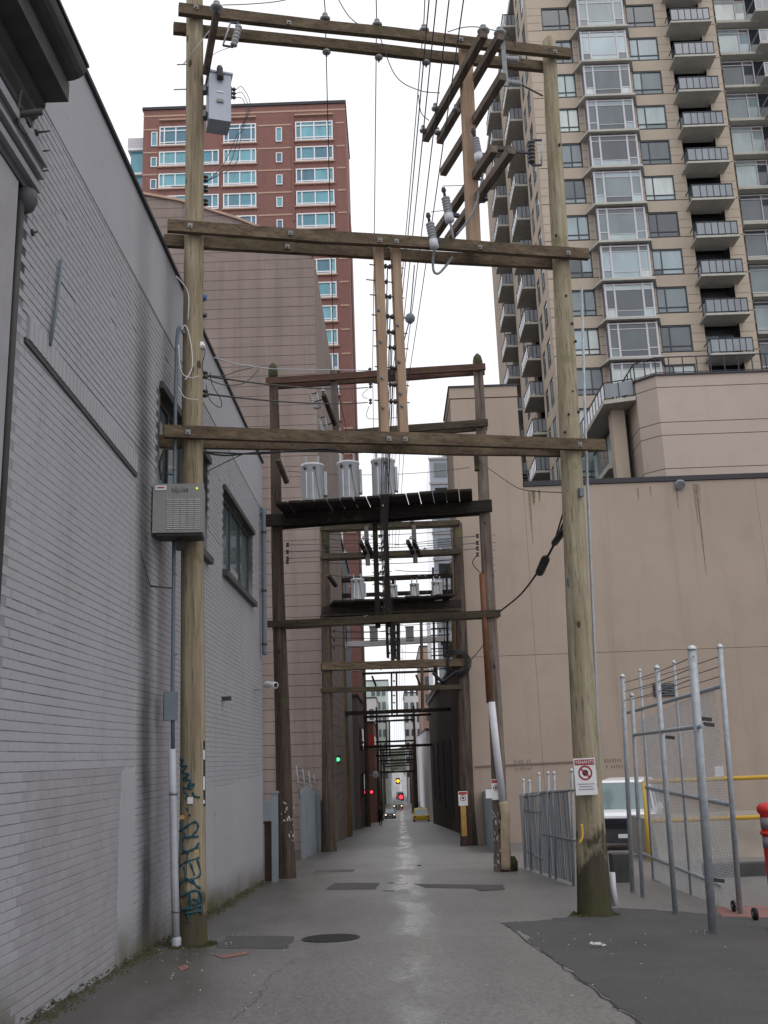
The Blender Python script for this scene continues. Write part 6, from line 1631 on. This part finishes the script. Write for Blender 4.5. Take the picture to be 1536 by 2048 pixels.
tp = atY(842, 1634, ty); car('taxi', 'yellow taxi with white roof sign driving down the far lane', 'taxi', (tp.x, ty, zg(ty)), R(180), 1.85, 4.7, 1.5, M['caryellow'], tail=False, lamps=False, taxi=True)
dp_ = atY(780, 1620, 168); car('dark_car', 'dark car with headlights on coming up the far lane', 'car', (dp_.x, 168, zg(168)), R(0), 1.8, 4.5, 1.5, M['cardark'])
dp_ = atY(796, 1612, 195); car('dark_car', 'distant dark car with headlights on beyond the nearer one', 'car', (dp_.x, 195, zg(195)), R(0), 1.8, 4.5, 1.5, M['cardark'])
dp_ = atY(800, 1590, 235); car('red_lit_car', 'far car showing red tail lights at the end of the lane', 'car', (dp_.x, 240, zg(240)), R(180), 1.8, 4.4, 1.5, M['cardark'], tail=True, lamps=False)
# small lit signals
def signal(px, py, Y, mat, r, label, X=None):
    p = atY(px, py, Y); e = empty('signal_light', p, label, 'light')
    mb(mat).lathe(p, (0, -1, 0), [(0, r), (.06, r * .9), (.1, r * .4)], 12).build('lens', e)
    mb(M['cabdark']).box(p + Vector((-r * 1.3, .01, -r * 1.8)), p + Vector((r * 1.3, .25, r * 1.8))).build('housing', e)
    mb(M['cabdark']).bar(p + Vector((0, .13, 0)), p + Vector((-.9 if p.x < 0 else .9, .13, 0)), .05, .05).build('bracket', e)
signal(676, 1519, 52, M['greenlamp'], .1, 'small green signal light on the left of the lane')
signal(796, 1562, 165, M['amber'], .26, 'amber signal light hanging over the far lane')
signal(743, 1584, 110, M['redlamp'], .16, 'small red light on the left wall near the walking person')
signal(802, 1594, 210, M['redlamp'], .42, 'round red traffic light at the far crossing')
p = atY(751, 1550, 100); e = empty('round_sign', p, 'round pale mirror sign on the left wall far down the lane', 'sign')
mb(M['ltrail']).lathe(p, (.2, -1, 0), [(0, .34), (.03, .36), (.06, .3), (.07, .05)], 18).build('disc', e); mb(M['galvdull']).bar(p + Vector((0, .05, 0)), p + Vector((-.9, .1, 0)), .05, .05).build('bracket', e)
p = atY(744, 1481, 105); tag(mb(M['redsign']).box(p + Vector((-.25, 0, -.6)), p + Vector((.25, .1, .6))).box(p + Vector((-.4, .03, .4)), p + Vector((-.25, .07, .45))).build('red_banner'), 'upright red banner sign on the left of the far lane', 'sign')

# ------------------------------------------------------------------ person walking
pp_ = atY(761, 1649, 100); py_ = 100.0; px0 = pp_.x; pz = zg(py_)
def person():
    e = empty('person', (px0, py_, pz), 'person in dark coat and trousers walking along the left of the lane', 'person')
    J = {'pel': (0, 0, .93), 'wst': (0, 0, 1.08), 'chs': (0, .01, 1.32), 'nek': (0, .0, 1.49), 'hd1': (0, -.02, 1.58), 'hd2': (0, -.02, 1.7),
         'sl': (.17, 0, 1.42), 'el': (.23, .06, 1.15), 'wl': (.22, -.04, .92), 'hl': (.22, -.07, .83), 'sr': (-.17, 0, 1.42), 'er': (-.23, .02, 1.15), 'wr': (-.21, -.12, .94), 'hr': (-.21, -.16, .86),
         'tl': (.09, 0, .88), 'kl': (.1, -.12, .5), 'al': (.1, -.06, .09), 'fl': (.1, -.2, .035), 'tr': (-.09, 0, .88), 'kr': (-.1, .04, .5), 'ar': (-.1, .24, .12), 'fr': (-.1, .14, .035)}
    Rr = {'pel': .15, 'wst': .14, 'chs': .17, 'nek': .06, 'hd1': .085, 'hd2': .09, 'sl': .075, 'el': .055, 'wl': .04, 'hl': .04, 'sr': .075, 'er': .055, 'wr': .04, 'hr': .04, 'tl': .1, 'kl': .065, 'al': .045, 'fl': .04, 'tr': .1, 'kr': .065, 'ar': .045, 'fr': .04}
    names = list(J); E_ = [('pel', 'wst'), ('wst', 'chs'), ('chs', 'nek'), ('nek', 'hd1'), ('hd1', 'hd2'), ('chs', 'sl'), ('sl', 'el'), ('el', 'wl'), ('wl', 'hl'), ('chs', 'sr'), ('sr', 'er'), ('er', 'wr'), ('wr', 'hr'),
        ('pel', 'tl'), ('tl', 'kl'), ('kl', 'al'), ('al', 'fl'), ('pel', 'tr'), ('tr', 'kr'), ('kr', 'ar'), ('ar', 'fr')]
    me = bpy.data.meshes.new('body'); me.from_pydata([J[k] for k in names], [(names.index(a), names.index(b)) for a, b in E_], [])
    o = bpy.data.objects.new('body', me); C.objects.link(o); o.parent = e
    md = o.modifiers.new('skin', 'SKIN'); sv = me.skin_vertices[0].data
    for i, k in enumerate(names): sv[i].radius = (Rr[k], Rr[k]); sv[i].use_root = (k == 'pel')
    o.modifiers.new('sub', 'SUBSURF').levels = 2; o.modifiers['sub'].render_levels = 2
    me.materials.append(M['cloth'])
    q = ORG[e.name]
    mb(M['skin']).lathe(q + Vector((0, -.035, 1.53)), U, [(0, .05), (.05, .078), (.12, .088), (.18, .07), (.2, .03)], 12).build('face', e)
    mb(M['hair']).lathe(q + Vector((0, .0, 1.6)), U, [(0, .095), (.08, .105), (.14, .085), (.17, .03)], 12).build('hair', e)
    mb(M['cloth']).lathe(q + Vector((0, .0, .78)), U, [(0, .2), (.25, .18), (.5, .19), (.66, .15), (.72, .08)], 14).build('coat', e)
    for k in ('hl', 'hr'):
        mb(M['skin']).tube([q + Vector(J[k]) + Vector((0, 0, .03)), q + Vector(J[k]) + Vector((0, -.03, -.07))], [.035, .03], 8).build('hand', e)
person()

# ------------------------------------------------------------------ litter and grit
for px, py, lab in ((1188, 1896, 'crumpled white wrapper on the dark apron'),):
    q = ground(px, py); b = mb(M['litter'])
    for i in range(8):
        a = q + Vector((random.uniform(-.05, .1), random.uniform(-.03, .03), .006 + random.uniform(0, .03))); b.add([a, a + Vector((.06, .01, .01)), a + Vector((.03, .05, .02))], [(0, 1, 2)])
    tag(b.build('litter_wrapper'), lab, 'litter')
gr_ = mb(M['litter'])
for i in range(130):
    if i < 70: x, y = random.uniform(-2.95, -1.2), random.uniform(8, 14)
    elif i < 110: x, y = random.uniform(1.5, 3.6), random.uniform(8, 13)
    else: x, y = random.uniform(-1.2, 1.6), random.uniform(8, 16)
    s = random.uniform(.003, .009); p = Vector((x, y, zg(y) + .006)); gr_.add([p + Vector((-s, -s, 0)), p + Vector((s, -s * .6, 0)), p + Vector((s * .5, s, 0)), p + Vector((0, 0, s))], [(0, 1, 3), (1, 2, 3), (2, 0, 3)])
tag(gr_.build('litter'), 'specks of grit and paper scattered over the asphalt', 'litter', kind='stuff')
scn.cycles.max_bounces = 6
scn.cycles.transparent_max_bounces = 4
scn.cycles.diffuse_bounces = 3
scn.cycles.glossy_bounces = 3
scn.cycles.transmission_bounces = 2
scn.cycles.use_denoising = True
